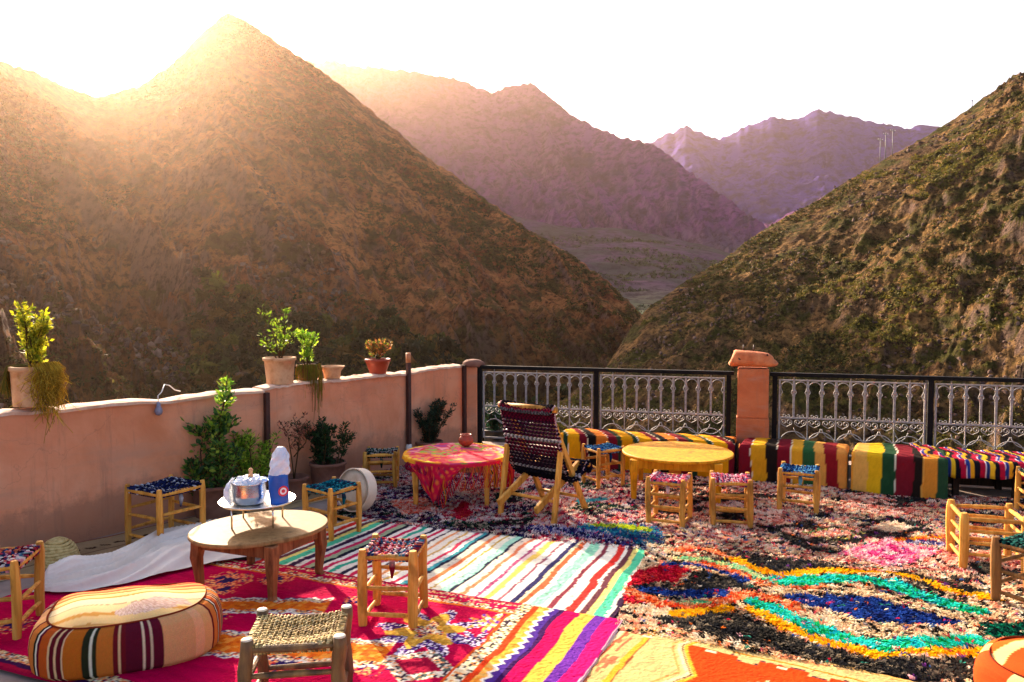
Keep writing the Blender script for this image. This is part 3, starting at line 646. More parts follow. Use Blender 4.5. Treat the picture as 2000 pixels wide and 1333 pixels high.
# ================================================================== RUGS
def quad_coords(c, P):
    """inverse bilinear approx: local metres along far edge / depth for a near-rectangular rug"""
    o = np.array(c[0][:2]); ex = np.array(c[1][:2]) - o; ey = np.array(c[3][:2]) - o
    M = np.linalg.inv(np.array([ex, ey]).T); return (P - o) @ M.T
def sheet_rug(name, label, c, step, colfn, mat, z, wave=0.004, edge=0.01, seed=1, thick=0.006, relief=0.002, mats=None):
    """c: far-left, far-right, near-right, near-left ground points"""
    c = [np.array(p[:2], float) for p in c]
    nu = int(np.linalg.norm(c[1] - c[0]) / step) + 2; nv = int(np.linalg.norm(c[3] - c[0]) / step) + 2
    u, v = np.meshgrid(np.linspace(0, 1, nu), np.linspace(0, 1, nv), indexing='ij')
    P = (c[0] * (1 - u)[..., None] + c[1] * u[..., None]) * (1 - v)[..., None] + (c[3] * (1 - u)[..., None] + c[2] * u[..., None]) * v[..., None]
    e = (fbm(P[..., 0] * 2.2, P[..., 1] * 2.2, 3, seed) * edge)
    P = P + np.stack([e, -e * .6 + fbm(P[..., 0] * 3 + 9, P[..., 1] * 3, 2, seed + 4) * edge], -1)
    Z = z + thick + wave * (ridged(P[..., 0] * 1.1, P[..., 1] * 1.3, 3, seed + 8) - .3) + relief * vnoise(P[..., 0] * 90, P[..., 1] * 90, seed)
    bord = (u == 0) | (u == 1) | (v == 0) | (v == 1)
    Z = np.where(bord, z + .001, Z)
    Lu = np.linalg.norm(c[1] - c[0]); Lv = np.linalg.norm(c[3] - c[0])
    K = colfn(u * Lu, v * Lv, P)
    V = np.stack([P[..., 0], P[..., 1], Z], -1)
    F = grid_faces(nu, nv)[:, ::-1]
    o = npmesh(name, V.reshape(-1, 3), F, mat, None, K.reshape(-1, 3), smooth=False)
    return tag(o, label, 'rug'), V, K
def inpoly(P, poly):
    x, y = P[..., 0], P[..., 1]; r = np.zeros(x.shape, bool); n = len(poly); j = n - 1
    for i in range(n):
        xi, yi = poly[i][:2]; xj, yj = poly[j][:2]
        if abs(yj - yi) > 1e-9:
            r ^= ((yi > y) != (yj > y)) & (x < (xj - xi) * (y - yi) / (yj - yi) + xi)
        j = i
    return r
def segdist(P, pts):
    d = np.full(P.shape[:-1], 1e9)
    for a, b in zip(pts[:-1], pts[1:]):
        a = np.array(a[:2]); b = np.array(b[:2]); ab = b - a; t = np.clip(((P - a) @ ab) / (ab @ ab + 1e-9), 0, 1)
        d = np.minimum(d, np.linalg.norm(P - (a + t[..., None] * ab), axis=-1))
    return d
def C3(h): return np.array(rgb(h)[:3])
def jitter(P, amt, f=14, seed=0):
    return P + np.stack([fbm(P[..., 0] * f, P[..., 1] * f, 3, seed), fbm(P[..., 0] * f + 40, P[..., 1] * f, 3, seed + 3)], -1) * amt
def choose(P, cols, f, seed, weights=None):
    """confetti: each little cell of cloth takes one dye"""
    h = _hash(np.floor(P[..., 0] * f), np.floor(P[..., 1] * f), seed)
    w = np.cumsum(weights or [1] * len(cols)); w = w / w[-1]
    return np.array([C3(c) for c in cols])[np.searchsorted(w, h, side='right').clip(0, len(cols) - 1)]
G = lambda pts: [gp(x, y)[:2] for x, y in pts]

# --- striped flat rag rug
STR = [('#3b2340', .045), ('#f3ead9', .02), ('#54c79a', .06), ('#f4de7e', .035), ('#6b3b44', .04), ('#f6efe0', .025), ('#e0362f', .05), ('#f8f3e2', .07), ('#8a3a48', .03), ('#f6f0dc', .03), ('#9be0bb', .07), ('#f8f4e6', .03), ('#d9683f', .035), ('#f6e8b8', .02), ('#34305e', .035), ('#f8f4ea', .05), ('#9a5a6a', .018), ('#f8f0dc', .045), ('#f4cf66', .04), ('#f2d9d0', .03), ('#b4527a', .022), ('#f8f3e4', .055), ('#e8855c', .03), ('#f4e4cc', .05), ('#2c2c44', .022), ('#a6ddc6', .05), ('#f4efd8', .05), ('#c8a23c', .016), ('#f6f0dc', .045), ('#e27b4c', .035), ('#d8d2c0', .05), ('#26263c', .024), ('#3f9aa4', .03), ('#f0ece2', .03), ('#d83a5c', .03), ('#f4efe0', .05), ('#d2a85a', .02), ('#f0e6d6', .05), ('#e79a64', .025), ('#f2ead8', .04), ('#5a4450', .02), ('#ece6dc', .04), ('#c41f50', .032), ('#ece4dc', .03), ('#25243c', .035), ('#d9d4cc', .05), ('#34a088', .042), ('#ebe4da', .03), ('#c41f55', .035), ('#e8e0d8', .035), ('#211f30', .035), ('#98a888', .045), ('#c8285a', .035), ('#e0dad2', .035)]
cum = np.cumsum([w for _, w in STR]); SC_ = np.array([C3(c) for c, _ in STR])
def col_stripes(u, v, P):
    Lu = u.max(); q = (Lu - u) + 0.014 * fbm(u * 3, v * 5, 3, 5) + 0.05 * np.sin(v * 2.0) * 0.3
    q = (q * (cum[-1] / Lu) * 1.0 if Lu < cum[-1] else q) % cum[-1]
    q = q + (vnoise(u * 120, v * 60, 6) - .5) * 0.006
    K = SC_[np.searchsorted(cum, q.clip(0, cum[-1] - 1e-6), side='right').clip(0, len(STR) - 1)]
    K = K * (0.86 + 0.22 * vnoise(u * 60, v * 160, 7))[..., None]
    sp = (_hash(np.floor(u * 70), np.floor(v * 50), 9) > .985)[..., None]
    return np.where(sp, K * 0.45 + np.array([.05, .02, .04]), K)
cs = [gp(700, 1013), gp(1288, 1077), gp(1192, 1232), gp(470, 1098)]
ru, Vr, Kr = sheet_rug('striped_rug', 'pale rag rug with many thin coloured stripes in the middle of the terrace', cs, 0.009, col_stripes, WEAVE, 0.008, 0.010, 0.02, 3, 0.006, 0.005)

# --- crimson carpet
dl = np.array([.924, -.382]); dn = np.array([-.382, -.924])
cr_tr = np.array(gp(1218, 1221)[:2]); cr_tl = cr_tr - dl * 3.35
cr = [cr_tl, cr_tr, cr_tr + dn * 1.62 + np.array([-.02, 0]), cr_tl + dn * 1.62]
def col_crimson(u, v, P):
    Lu, Lv = u.max(), v.max(); r = Lu - u + 0.012 * fbm(u * 4, v * 4, 3, 21)        # distance from the right end
    vv = v + 0.012 * fbm(u * 5 + 3, v * 5, 3, 22)
    base = C3('#c80048') * (0.86 + .25 * fbm(u * 5, v * 30, 4, 23))[..., None] + 0
    K = base.copy()
    def put(mask, col): 
        K[mask] = col if np.ndim(col) == 1 else col[mask]
    Q = np.stack([u, v], -1)
    cell = lambda f, s: _hash(np.floor(u * f), np.floor(v * f), s)
    mixc = choose(Q, ['#f0d8a0', '#e89a5a', '#2a1c3c', '#f4e8d0', '#7c1f4a', '#e86a3c', '#c8b48a'], 95, 31)
    mixp = choose(Q, ['#4a2478', '#6b3aa0', '#efe4f0', '#3a1444', '#e8d8ec', '#1c1030'], 110, 32)
    mixo = choose(Q, ['#e8761c', '#d8601c', '#f09a3c', '#e8761c'], 40, 33)
    # far long border: speckled ribbons
    put((vv < .022), C3('#8c0c34')); put((vv > .03) & (vv < .06) & (cell(85, 3) > .35), mixc)
    put((vv > .085) & (vv < .15) & ((np.abs(((u * 9) % 1) - .5) * .10 + .09 < vv) | (cell(60, 4) > .55)), mixc)
    put((vv > .15) & (vv < .165), C3('#e0701c'))
    fr = r
    zz = .395 + .030 * np.abs(((v * 15) % 1) * 2 - 1)
    inner = vv > .165
    put(inner & (fr > .56) & (fr < .575), C3('#e0561c'))
    put((fr > .49) & (fr <= .56), choose(Q, ['#f0dcb0', '#f0dcb0', '#f0dcb0', '#5a5a4a', '#e89a5a', '#f4e8d0', '#3a2a3c'], 70, 34))
    put((fr > .455) & (fr <= .49), C3('#e0431c'))
    put((fr > .35) & (fr <= .455), choose(Q, ['#f2a640', '#f0b860', '#f2a640', '#e88a30'], 50, 35))
    put((fr > .35) & (fr <= zz), C3('#f3e9dc')); put((fr > .35) & (fr <= zz - .022), C3('#4a2a86'))
    put((fr > .325) & (fr <= .352), C3('#3a1450'))
    put((fr <= .325), C3('#d80058') * (0.9 + .2 * fbm(u * 4, v * 40, 3, 5))[..., None])
    put((fr <= .245), C3('#f2b64a') * (0.95 + .1 * fbm(u * 4, v * 40, 3, 6))[..., None])
    put((fr <= .165), C3('#6b2f9c') * (0.95 + .15 * fbm(u * 4, v * 40, 3, 7))[..., None])
    put((fr <= .10), C3('#e2106a')); put(fr < .012, C3('#f0c0c8'))
    def uv(px, py):
        g = np.array(gp(px, py)[:2]) - cr_tl; return np.array([g @ dl, g @ dn])
    field = (fr > .575) & inner
    def star(c, r0, r1, n, col, ph=0):
        d = Q - uv(*c); rr = np.linalg.norm(d, axis=-1) * (1 + .12 * fbm(u * 40, v * 40, 2, 50)); a = np.arctan2(d[..., 1], d[..., 0]) + ph
        put(field & (rr < lerp(r0, r1, .5 + .5 * np.cos(a * n))), col)
    star((838, 1248), .15, .30, 8, mixp); star((838, 1243), .11, .21, 6, choose(Q, ['#d8a23c', '#e0b04a', '#b8842c', '#c89434'], 60, 41), .5); star((835, 1243), .05, .10, 4, mixc)
    star((965, 1228), .05, .13, 8, choose(Q, ['#f6ead0', '#f0b860', '#e8803c', '#6b3aa0'], 60, 42)); star((930, 1258), .02, .09, 5, mixp)
    for c, a in (((820, 1312), .20), ((440, 1262), .0)):
        if a:
            d = np.abs(Q - uv(*c)); q = d[..., 0] * .9 + d[..., 1] * 1.25
            put(field & (q < a) & (q > a - .085), choose(Q, ['#f0dcc0', '#5a6a60', '#f4e8d8', '#3a2a3c', '#e8a070'], 75, 43)); put(field & (q < a - .09), C3('#a00c38'))
    # floral sprays
    for c, rr_ in (((445, 1140), .17), ((432, 1160), .11), ((540, 1142), .12), ((690, 1185), .08), ((720, 1308), .13), ((560, 1310), .14), ((1050, 1250), .08), ((640, 1260), .12), ((330, 1260), .14), ((420, 1215), .1), ((20, 1232), .13)):
        d = Q - uv(*c); rr = np.linalg.norm(d * np.array([1, 1.2]), axis=-1); pet = fbm(u * 26, v * 26, 3, int(c[0]))
        put(field & (rr + pet * .09 < rr_) & (pet > -.12), choose(Q, ['#e8705a', '#f0905a', '#f2b070', '#c83a3c', '#3a2060'], 85, int(c[1])))
        put(field & (rr + pet * .09 < rr_ * .3), C3('#2a1c58'))
    # two orange ribbons with white zigzag edges across the left half
    for x0, y0, x1, y1, w in ((330, 1190, 640, 1196, .10), (340, 1262, 760, 1290, .13)):
        a, b = uv(x0, y0), uv(x1, y1); ab = (b - a); L = np.linalg.norm(ab); ab = ab / L; nn = np.array([-ab[1], ab[0]])
        d = Q - a; along = d @ ab; ac = np.abs(d @ nn) - .022 * np.abs(((along * 9) % 1) * 2 - 1) + .01 * fbm(u * 30, v * 30, 2, 77)
        on = field & (along > 0) & (along < L)
        put(on & (ac < w), choose(Q, ['#f4ece0', '#e8dcd0', '#6a5a8a'], 80, 78)); put(on & (ac < w - .02), mixc); put(on & (ac < w - .055), mixo)
    # near long border and left end border
    put((Lv - vv < .13), mixc); put((Lv - vv < .06), C3('#3a1444')); put((Lv - vv < .03), C3('#a00c38'))
    return K
sheet_rug('crimson_carpet', 'crimson patterned carpet with yellow star medallion and purple striped end', cr, 0.0068, col_crimson, WEAVE, 0.018, 0.012, 0.022, 31, 0.006, 0.004)

# --- orange kilim in the near right
o0 = np.array(gp(1238, 1217)[:2]); o1 = np.array(gp(1780, 1337)[:2]); od = (o1 - o0) / np.linalg.norm(o1 - o0); on_ = np.array([od[1], -od[0]])
if on_[1] > 0: on_ = -on_
ok = [o0, o0 + od * 2.3, o0 + od * 2.3 + on_ * 1.7 + np.array([-.1, 0]), o0 + on_ * 1.7 + np.array([-.05, .05])]
def col_orange(u, v, P):
    Q = np.stack([u, v], -1); K = np.zeros(u.shape + (3,)) + C3('#e8400e'); K = K * (0.92 + .12 * fbm(u * 4, v * 26, 4, 61))[..., None]
    def put(mask, col): K[mask] = col if np.ndim(col) == 1 else col[mask]
    cream = C3('#d8b878') * (0.9 + .15 * fbm(u * 18, v * 18, 3, 62))[..., None]; gold = C3('#b87a1c')
    vv = v + .008 * fbm(u * 7, v * 7, 3, 63); uu = u + .008 * fbm(u * 7 + 5, v * 7, 3, 64)
    # far band: cream ribbon, stepped triangles, gold seam
    b = .16 + .045 * (np.abs(((u * 3.1) % 1) * 2 - 1) > .72)
    put(vv < b, cream); tri = np.abs(((u * 6.5) % 1) * 2 - 1)
    put((vv < .10) & (vv > .045) & ((vv - .045) / .055 < tri), C3('#e8a066')); put(vv < .012, C3('#d8a050'))
    put((vv > .115) & (vv < .128), gold); put((vv > .020) & (vv < .027), C3('#c88a3a'))
    put((vv > b - .014) & (vv < b) & (_hash(np.floor(u * 50), 0 * np.floor(v), 5) > .5), C3('#5a3a3a'))
    # left bands
    L = .56; k = uu
    put(k < L, cream)
    put((k < .03), C3('#e8c8a0')); put((k > .035) & (k < .05), C3('#c85a3c'))
    put((k > .05) & (k < .13) & (_hash(np.floor(u * 60), np.floor(v * 22), 7) > .62), C3('#b86a4a'))
    put((k > .145) & (k < .175), C3('#e0a030')); put((k > .175) & (k < .183), C3('#8a4a2a'))
    z1 = .36 + .12 * np.abs(((v * 1.9 + .15) % 1) * 2 - 1)
    put((k > z1) & (k < L + .30 * np.abs(((v * 1.25 + .55) % 1) * 2 - 1) - .12) & (v > b), C3('#e8400e') * (0.95 + .1 * fbm(u * 4, v * 26, 3, 6))[..., None])
    for off, c in ((0, '#e0a030'), (.022, '#6a4a3a'), (.034, '#efd59a'), (.07, '#d98a4a')):
        put(np.abs(k - z1 + off) < (.006 if c[1] != 'e' else .010), C3(c))
    dd = np.abs(Q - np.array([.78, .40])); q = dd[..., 0] + dd[..., 1] * 1.3
    put((q < .10) & (_hash(np.floor(u * 55), np.floor(v * 55), 8) > .45), C3('#f2b890'))
    put((v > b + .012) & (v < b + .03) & (((u * 3.1) % 1) > .42) & (((u * 3.1) % 1) < .58), C3('#f0cfa8'))
    return K
sheet_rug('orange_kilim', 'flat orange kilim with cream geometric border in the near right corner', ok, 0.0072, col_orange, WEAVE, 0.012, 0.010, 0.016, 41, 0.006, 0.003)

# --- patterned beige mat along the foot of the wall
def col_mat(u, v, P):
    K = np.zeros(u.shape + (3,)) + C3('#b59a74'); K = K * (0.85 + .25 * fbm(u * 8, v * 8, 4, 71))[..., None]
    m_ = (np.abs(v - .20 - .018 * np.sin(u * 60)) < .018) & (((u * 11) % 1) < .62); K[m_] = C3('#3f2a20')
    K[(v < .03)] = C3('#8c4a38'); K[(np.abs(v - .30) < .006)] = C3('#6b4a36'); return K
a = Vector((WC.x, WC.y)) - wd * 1.9 + wn * .03; b = Vector((WC.x, WC.y)) - wd * 5.6 + wn * .03
sheet_rug('beige_mat', 'beige mat with a row of dark marks along the pink wall foot', [b, a, a + wn * .42, b + wn * .42], 0.012, col_mat, WEAVE, 0.004, 0.012, 0.03, 51)

# --- shaggy rag rugs
def tufts(name, parent, c, colfn, per_m2, hmin, hmax, w, z, seed, clip=None):
    r = np.random.default_rng(seed); c = [np.array(p[:2], float) for p in c]
    area = 0.5 * (np.abs(np.cross(c[1] - c[0], c[3] - c[0])) + np.abs(np.cross(c[1] - c[2], c[3] - c[2])))
    n = int(area * per_m2); u = r.random(n); v = r.random(n)
    P = (c[0] * (1 - u)[:, None] + c[1] * u[:, None]) * (1 - v)[:, None] + (c[3] * (1 - u)[:, None] + c[2] * u[:, None]) * v[:, None]
    P = P + np.stack([fbm(P[:, 0] * 2.2, P[:, 1] * 2.2, 3, seed), fbm(P[:, 0] * 3 + 9, P[:, 1] * 3, 2, seed + 4)], -1) * .03
    K = colfn(u, v, P); tr_ = vnoise(P[:, 0] * 2.7, P[:, 1] * 2.7, seed + 9)[:, None]; K = K * r.uniform(.85, 1.2, (n, 1))
    # neighbouring tufts fall the same way
    a = fbm(P[:, 0] * 3.2, P[:, 1] * 3.2, 3, seed + 2) * 5 + r.normal(0, .75, n)
    dx = np.stack([np.cos(a), np.sin(a), 0 * a], -1); sd = np.stack([-np.sin(a), np.cos(a), 0 * a], -1)
    h = r.uniform(hmin, hmax, n)[:, None] * (.55 + .75 * tr_); ww = (r.uniform(.6, 1.35, n) * w)[:, None]
    B = np.stack([P[:, 0], P[:, 1], np.full(n, z)], -1); up = np.array([0, 0, 1.0])
    lean = r.uniform(.25, 1.0, n)[:, None]
    M = B + up * h * .75 + dx * h * lean * .55; T = B + up * h * (1.15 - lean * .35) + dx * h * lean * 1.45
    V = np.stack([B - sd * ww, B + sd * ww, M - sd * ww * 1.1, M + sd * ww * 1.1, T - sd * ww * .6 , T + sd * ww * .6], 1)
    F = np.array([(0, 1, 3, 2), (2, 3, 5, 4)])[None] + (np.arange(n) * 6)[:, None, None]
    KK = np.repeat(K[:, None], 6, 1); KK[:, :2] *= .9
    o = npmesh(name, V.reshape(-1, 3), F.reshape(-1, 4), RAG, parent, KK.reshape(-1, 3))
    return tag(o, None, None, None, 'stuff')
def painter(base, ops, jit=0.035, seed=0):
    def fn(u, v, P):
        Pj = jitter(P, jit, 16, seed); K = base(P).copy()
        for op in ops:
            if op[0] == 'poly': mk = inpoly(Pj, op[1])
            elif op[0] == 'line': mk = segdist(Pj, op[1]) < op[2]
            elif op[0] == 'ring': mk = np.abs(segdist(Pj, op[1] + [op[1][0]])) < op[2]
            cols = op[-1]; cc = choose(jitter(P, .02, 30, 5), cols, 44, seed + len(cols)); K[mk] = cc[mk]
        hh = _hash(np.floor(P[..., 0] * 50), np.floor(P[..., 1] * 50), seed + 77) > .95; vv_ = choose(P, ['#d8345c', '#7a3a8c', '#e8762c', '#2a5aa0', '#f0b8c0', '#c81c3c', '#e8d8c0', '#3aa08c'], 50, seed + 31); K[hh] = vv_[hh]
        return K
    return fn
Z7 = lambda pts: G([(1000 + x / 2, 1000 + y / 2) for x, y in pts])      # measured on the enlarged crop
YEL = ['#f8bc10', '#fac824', '#f0a010', '#f8bc10']; CYA = ['#18ccb8', '#28e0c8', '#10b0c4', '#1cc070', '#40e8dc', '#10a060']
BLU = ['#16307c', '#20449c', '#101c50', '#2a52a8', '#16307c']; BLK = ['#202224', '#2c2a2a', '#3c3a36', '#1a1c22', '#2a2a30', '#6a6054']
ORA = ['#e05a24', '#ea7a40', '#f09a5c', '#d84020', '#f2b488']; CRM = ['#f0dcb8', '#e8cca4', '#f4e8d0', '#d8b48c', '#f0dcb8', '#2a2422']
RED = ['#cc1438', '#e0244a', '#b00c2c', '#d83a3c']; MINT = ['#98d8a8', '#c0e0a0', '#60c890', '#e8dca0']
PNK = ['#e0508c', '#f090b4', '#c82c70', '#f4c0cc', '#f8dcd8']; SAL = ['#f0b49c', '#e89880', '#f4ccb8', '#d87868', '#f2dcc8', '#c05a50']
GRN = ['#0c6a50', '#0f8a68', '#0a3c38', '#141c1c']; LIM = ['#c8d820', '#a8c018', '#e0e040', '#6a9a20']; TEA = ['#1c6a94', '#2a84a8', '#1c4a84', '#38a0b0']
def base_c(P):
    n = fbm(P[..., 0] * 2.1, P[..., 1] * 3.4, 4, 81)[..., None]
    return np.where(n > .03, choose(P, CRM + ['#e89a78', '#1c1a1a'] , 36, 3), choose(P, BLK + ['#c8a888', '#e8d0b0', '#8c5a4a'] , 36, 4))
ops_c = [
 ('poly', Z7([(880, 175), (1000, 195), (1250, 212), (1500, 240), (1700, 285), (1850, 330), (1840, 350), (1550, 262), (1450, 232), (1050, 255), (940, 235)]), BLK + ['#4a4038']),
 ('poly', Z7([(540, 435), (860, 400), (1000, 470), (1160, 540), (1400, 590), (1860, 595), (1900, 680), (1500, 680), (1180, 600), (850, 520)]), BLK + ['#3a3632', '#8a7c68']),
 ('line', Z7([(1000, 330), (1250, 318), (1450, 345), (1600, 385), (1800, 440)]), .05, CRM),
 ('line', Z7([(1080, 410), (1250, 440), (1400, 490), (1620, 505), (1830, 495)]), .05, CRM),
 ('line', Z7([(430, 385), (520, 400), (650, 405)]), .05, CRM),
 ('poly', Z7([(640, 300), (740, 240), (890, 285), (940, 320), (760, 325), (690, 320)]), BLK),
 ('poly', Z7([(470, 245), (590, 222), (705, 240), (640, 285), (520, 292), (440, 320)]), RED),
 ('line', Z7([(600, 222), (690, 218), (800, 240), (900, 285)]), 0.031, BLU), ('line', Z7([(530, 322), (650, 338), (790, 332)]), 0.058, BLU),
 ('line', Z7([(640, 168), (700, 158), (770, 162), (870, 200)]), 0.034, ORA), ('line', Z7([(640, 195), (760, 200), (880, 235), (970, 275), (1060, 292)]), 0.034, MINT),
 ('line', Z7([(760, 215), (870, 255), (980, 300), (1100, 312), (1200, 305)]), 0.031, ORA),
 ('line', Z7([(860, 198), (960, 243), (1060, 264), (1200, 246), (1450, 242), (1560, 274), (1700, 322), (1870, 358)]), 0.042, YEL),
 ('line', Z7([(1050, 290), (1200, 281), (1330, 274), (1460, 292), (1560, 332), (1690, 372), (1810, 402)]), 0.068, CYA),
 ('poly', Z7([(1050, 338), (1250, 345), (1420, 352), (1560, 395), (1790, 452), (1600, 462), (1400, 445), (1200, 402), (1090, 372)]), BLU),
 ('line', Z7([(440, 322), (500, 350), (570, 376), (700, 386), (800, 366), (930, 340), (1040, 362), (1110, 402)]), 0.052, ORA),
 ('line', Z7([(430, 340), (470, 370)]), .05, RED),
 ('line', Z7([(660, 372), (760, 368)]), 0.023, MINT), ('line', Z7([(640, 416), (760, 405), (840, 395)]), 0.044, YEL),
 ('line', Z7([(940, 396), (1010, 440), (1100, 482), (1230, 534), (1400, 576), (1600, 566), (1880, 578)]), 0.042, YEL),
 ('line', Z7([(940, 368), (1040, 412), (1150, 462), (1280, 512), (1420, 540), (1560, 530), (1830, 530)]), 0.060, CYA),
 ('poly', Z7([(1820, 455), (2040, 450), (2040, 510), (1840, 505)]), GRN)]
qc = [gp(1262, 1070), gp(2110, 1150), gp(2120, 1390), gp(1196, 1238)]
def base_b(P):
    n = fbm(P[..., 0] * 1.6, P[..., 1] * 2.6, 4, 83)[..., None]; n2 = fbm(P[..., 0] * 4, P[..., 1] * 6, 3, 84)[..., None]
    return np.where(n2 > .22, choose(P, BLK + ['#50302c'], 36, 6), np.where(n > -.02, choose(P, SAL + ['#f2dcc8', '#241c1c'], 36, 7), choose(P, CRM + SAL + ['#3a4a6a', '#1c1c24'], 36, 8)))
def diamond(cx, cy, w, h): return Z7([(cx - w, cy), (cx, cy - h), (cx + w, cy), (cx, cy + h)])
ops_b = [('ring', diamond(1480, 68, 130, 34), .022, BLK), ('poly', diamond(1480, 68, 90, 22), ['#f4e4c8', '#f8ecd8', '#f0d0b4']),
 ('ring', diamond(1260, 96, 120, 26), .018, ['#6a8a5a', '#3a3a30', '#e0c870']), ('poly', diamond(1260, 96, 70, 15), SAL),
 ('line', Z7([(1060, 108), (1160, 150), (1300, 175), (1500, 232)]), .045, BLK), ('line', Z7([(950, 60), (1100, 110)]), .03, BLK), 
 ('poly', diamond(1475, 172, 215, 62), ['#f4c8c8', '#f8dcd4', '#f0a0b8', '#e88ca8']), ('ring', diamond(1475, 172, 190, 54), .020, PNK), ('poly', diamond(1475, 172, 120, 34), ['#c02470', '#e0408c', '#d84a90', '#f4b8cc']), ('poly', diamond(1475, 172, 40, 12), ['#f4e0dc', '#3a1830']),
 ('line', Z7([(1500, 122), (1600, 112), (1700, 104)]), .035, YEL + ORA), ('line', Z7([(1570, 130), (1680, 140)]), .05, ['#2a3070', '#4a4a8c', '#d0c8d8']),
 ('line', Z7([(1540, -20), (1640, -10), (1760, 0)]), .03, RED + SAL), ('line', Z7([(1500, -75), (1600, -70)]), .05, ['#0c4a3c', '#143430'])]
qb = [gp(1225, 928), gp(2140, 990), gp(2180, 1168), gp(1262, 1078)]
def base_a(P):
    n = fbm(P[..., 0] * 2.4, P[..., 1] * 3.2, 4, 86)[..., None]; n2 = fbm(P[..., 0] * 3, P[..., 1] * 4, 3, 87)[..., None]
    a1 = choose(P, ['#20244c', '#2c2a5c', '#141828', '#5a2a5c', '#d8c8cc', '#c0b4c0', '#7a1c3c', '#262a3c', '#e8dcd4'], 36, 9)
    a2 = choose(P, ['#e8d0c4', '#d84a5c', '#a82048', '#f0e4dc', '#e89a84', '#3a2038', '#e8d0c4', '#d0a8b0'], 36, 10)
    a3 = choose(P, ['#1c3c2c', '#28503c', '#14181c', '#c8b8a8', '#3a1c34'], 36, 12)
    return np.where(n2 > .25, a3, np.where(n > 0.02, a2, a1))
ops_a = [('poly', Z7([(270, 62), (420, 55), (600, 80), (640, 130), (560, 160), (420, 110), (300, 100)]), TEA + ['#24388c']),
 ('line', Z7([(320, 66), (430, 70), (520, 84)]), .05, LIM), ('line', Z7([(280, 74), (350, 84), (460, 96)]), .05, TEA),
 ('poly', Z7([(60, 66), (260, 78), (420, 110), (560, 150), (580, 170), (300, 120), (60, 90)]), ['#2a2c6c', '#54407c', '#d8d0dc', '#3a3a84', '#b8a8c4', '#1c1c3c']),
 ('poly', G([(760, 985), (830, 975), (860, 1000), (790, 1010)]), ['#e0604c', '#f0a08c', '#e8d0c4']),
 ('poly', G([(880, 1000), (910, 985), (925, 1010), (895, 1020)]), RED), ('line', G([(1130, 985), (1180, 978)]), .05, ['#38a0b0', '#60c0c8'])]
qa = [gp(655, 905), gp(1240, 905), gp(1300, 1083), gp(640, 1015)]
for nm, lb, q, base, ops, sd, zz, dens, hh in (
   ('shag_rug', 'dark confetti-coloured shaggy rag rug under the red cloth table', qa, base_a, ops_a, 5, 0.003, 12500, (.011, .026)),
   ('shag_rug', 'salmon pink shaggy rag rug with diamonds before the striped benches', qb, base_b, ops_b, 6, 0.004, 12500, (.011, .026)),
   ('shag_rug', 'shaggy rag rug with wavy yellow, turquoise and blue bands at the right', qc, base_c, ops_c, 7, 0.010, 16500, (.011, .026))):
    fn = painter(base, ops, .032, sd)
    o, V_, K_ = sheet_rug(nm, lb, q, 0.02, lambda u, v, P, fn=fn: fn(u, v, P) * .6, RAG, zz, 0.006, 0.03, sd, 0.004)
    tufts('pile', o, q, fn, dens, hh[0], hh[1], 0.0040, zz + 0.004, 60 + sd)
# ================================================================== STOOLS
RAGPAL = {
 'multi': ['#c8324a', '#e8a0b0', '#2a3a6a', '#e8dcd8', '#1c1a28', '#8a1c34', '#4a86a0', '#e07a5a'],
 'navy': ['#161c44', '#20285c', '#0e1020', '#c8ccd8', '#2a3468', '#141830'],
 'teal': ['#0f6a84', '#1a8ca0', '#0a4458', '#2aa0b0', '#14344c', '#5a3a6a'],
 'pink': ['#e8708c', '#f0b4c0', '#c82c50', '#f4e0e0', '#4a3a6a', '#e04a6a', '#2a4a7c', '#a0203c'],
 'blue': ['#1c4a8c', '#2a68b0', '#14306a', '#5a9ac8', '#101c44', '#7ab8d0'],
 'green': ['#1c4038', '#24584c', '#101c1c', '#b8b0a8', '#7a2c3c', '#2c3c34'],
 'jade': ['#183c38', '#246058', '#0e1a1c', '#3a8078', '#0e1a1c', '#506a60'],
 'raffia': ['#b09458', '#c8ac70', '#8a6c38', '#d8c088', '#6a5028', '#bca068']}
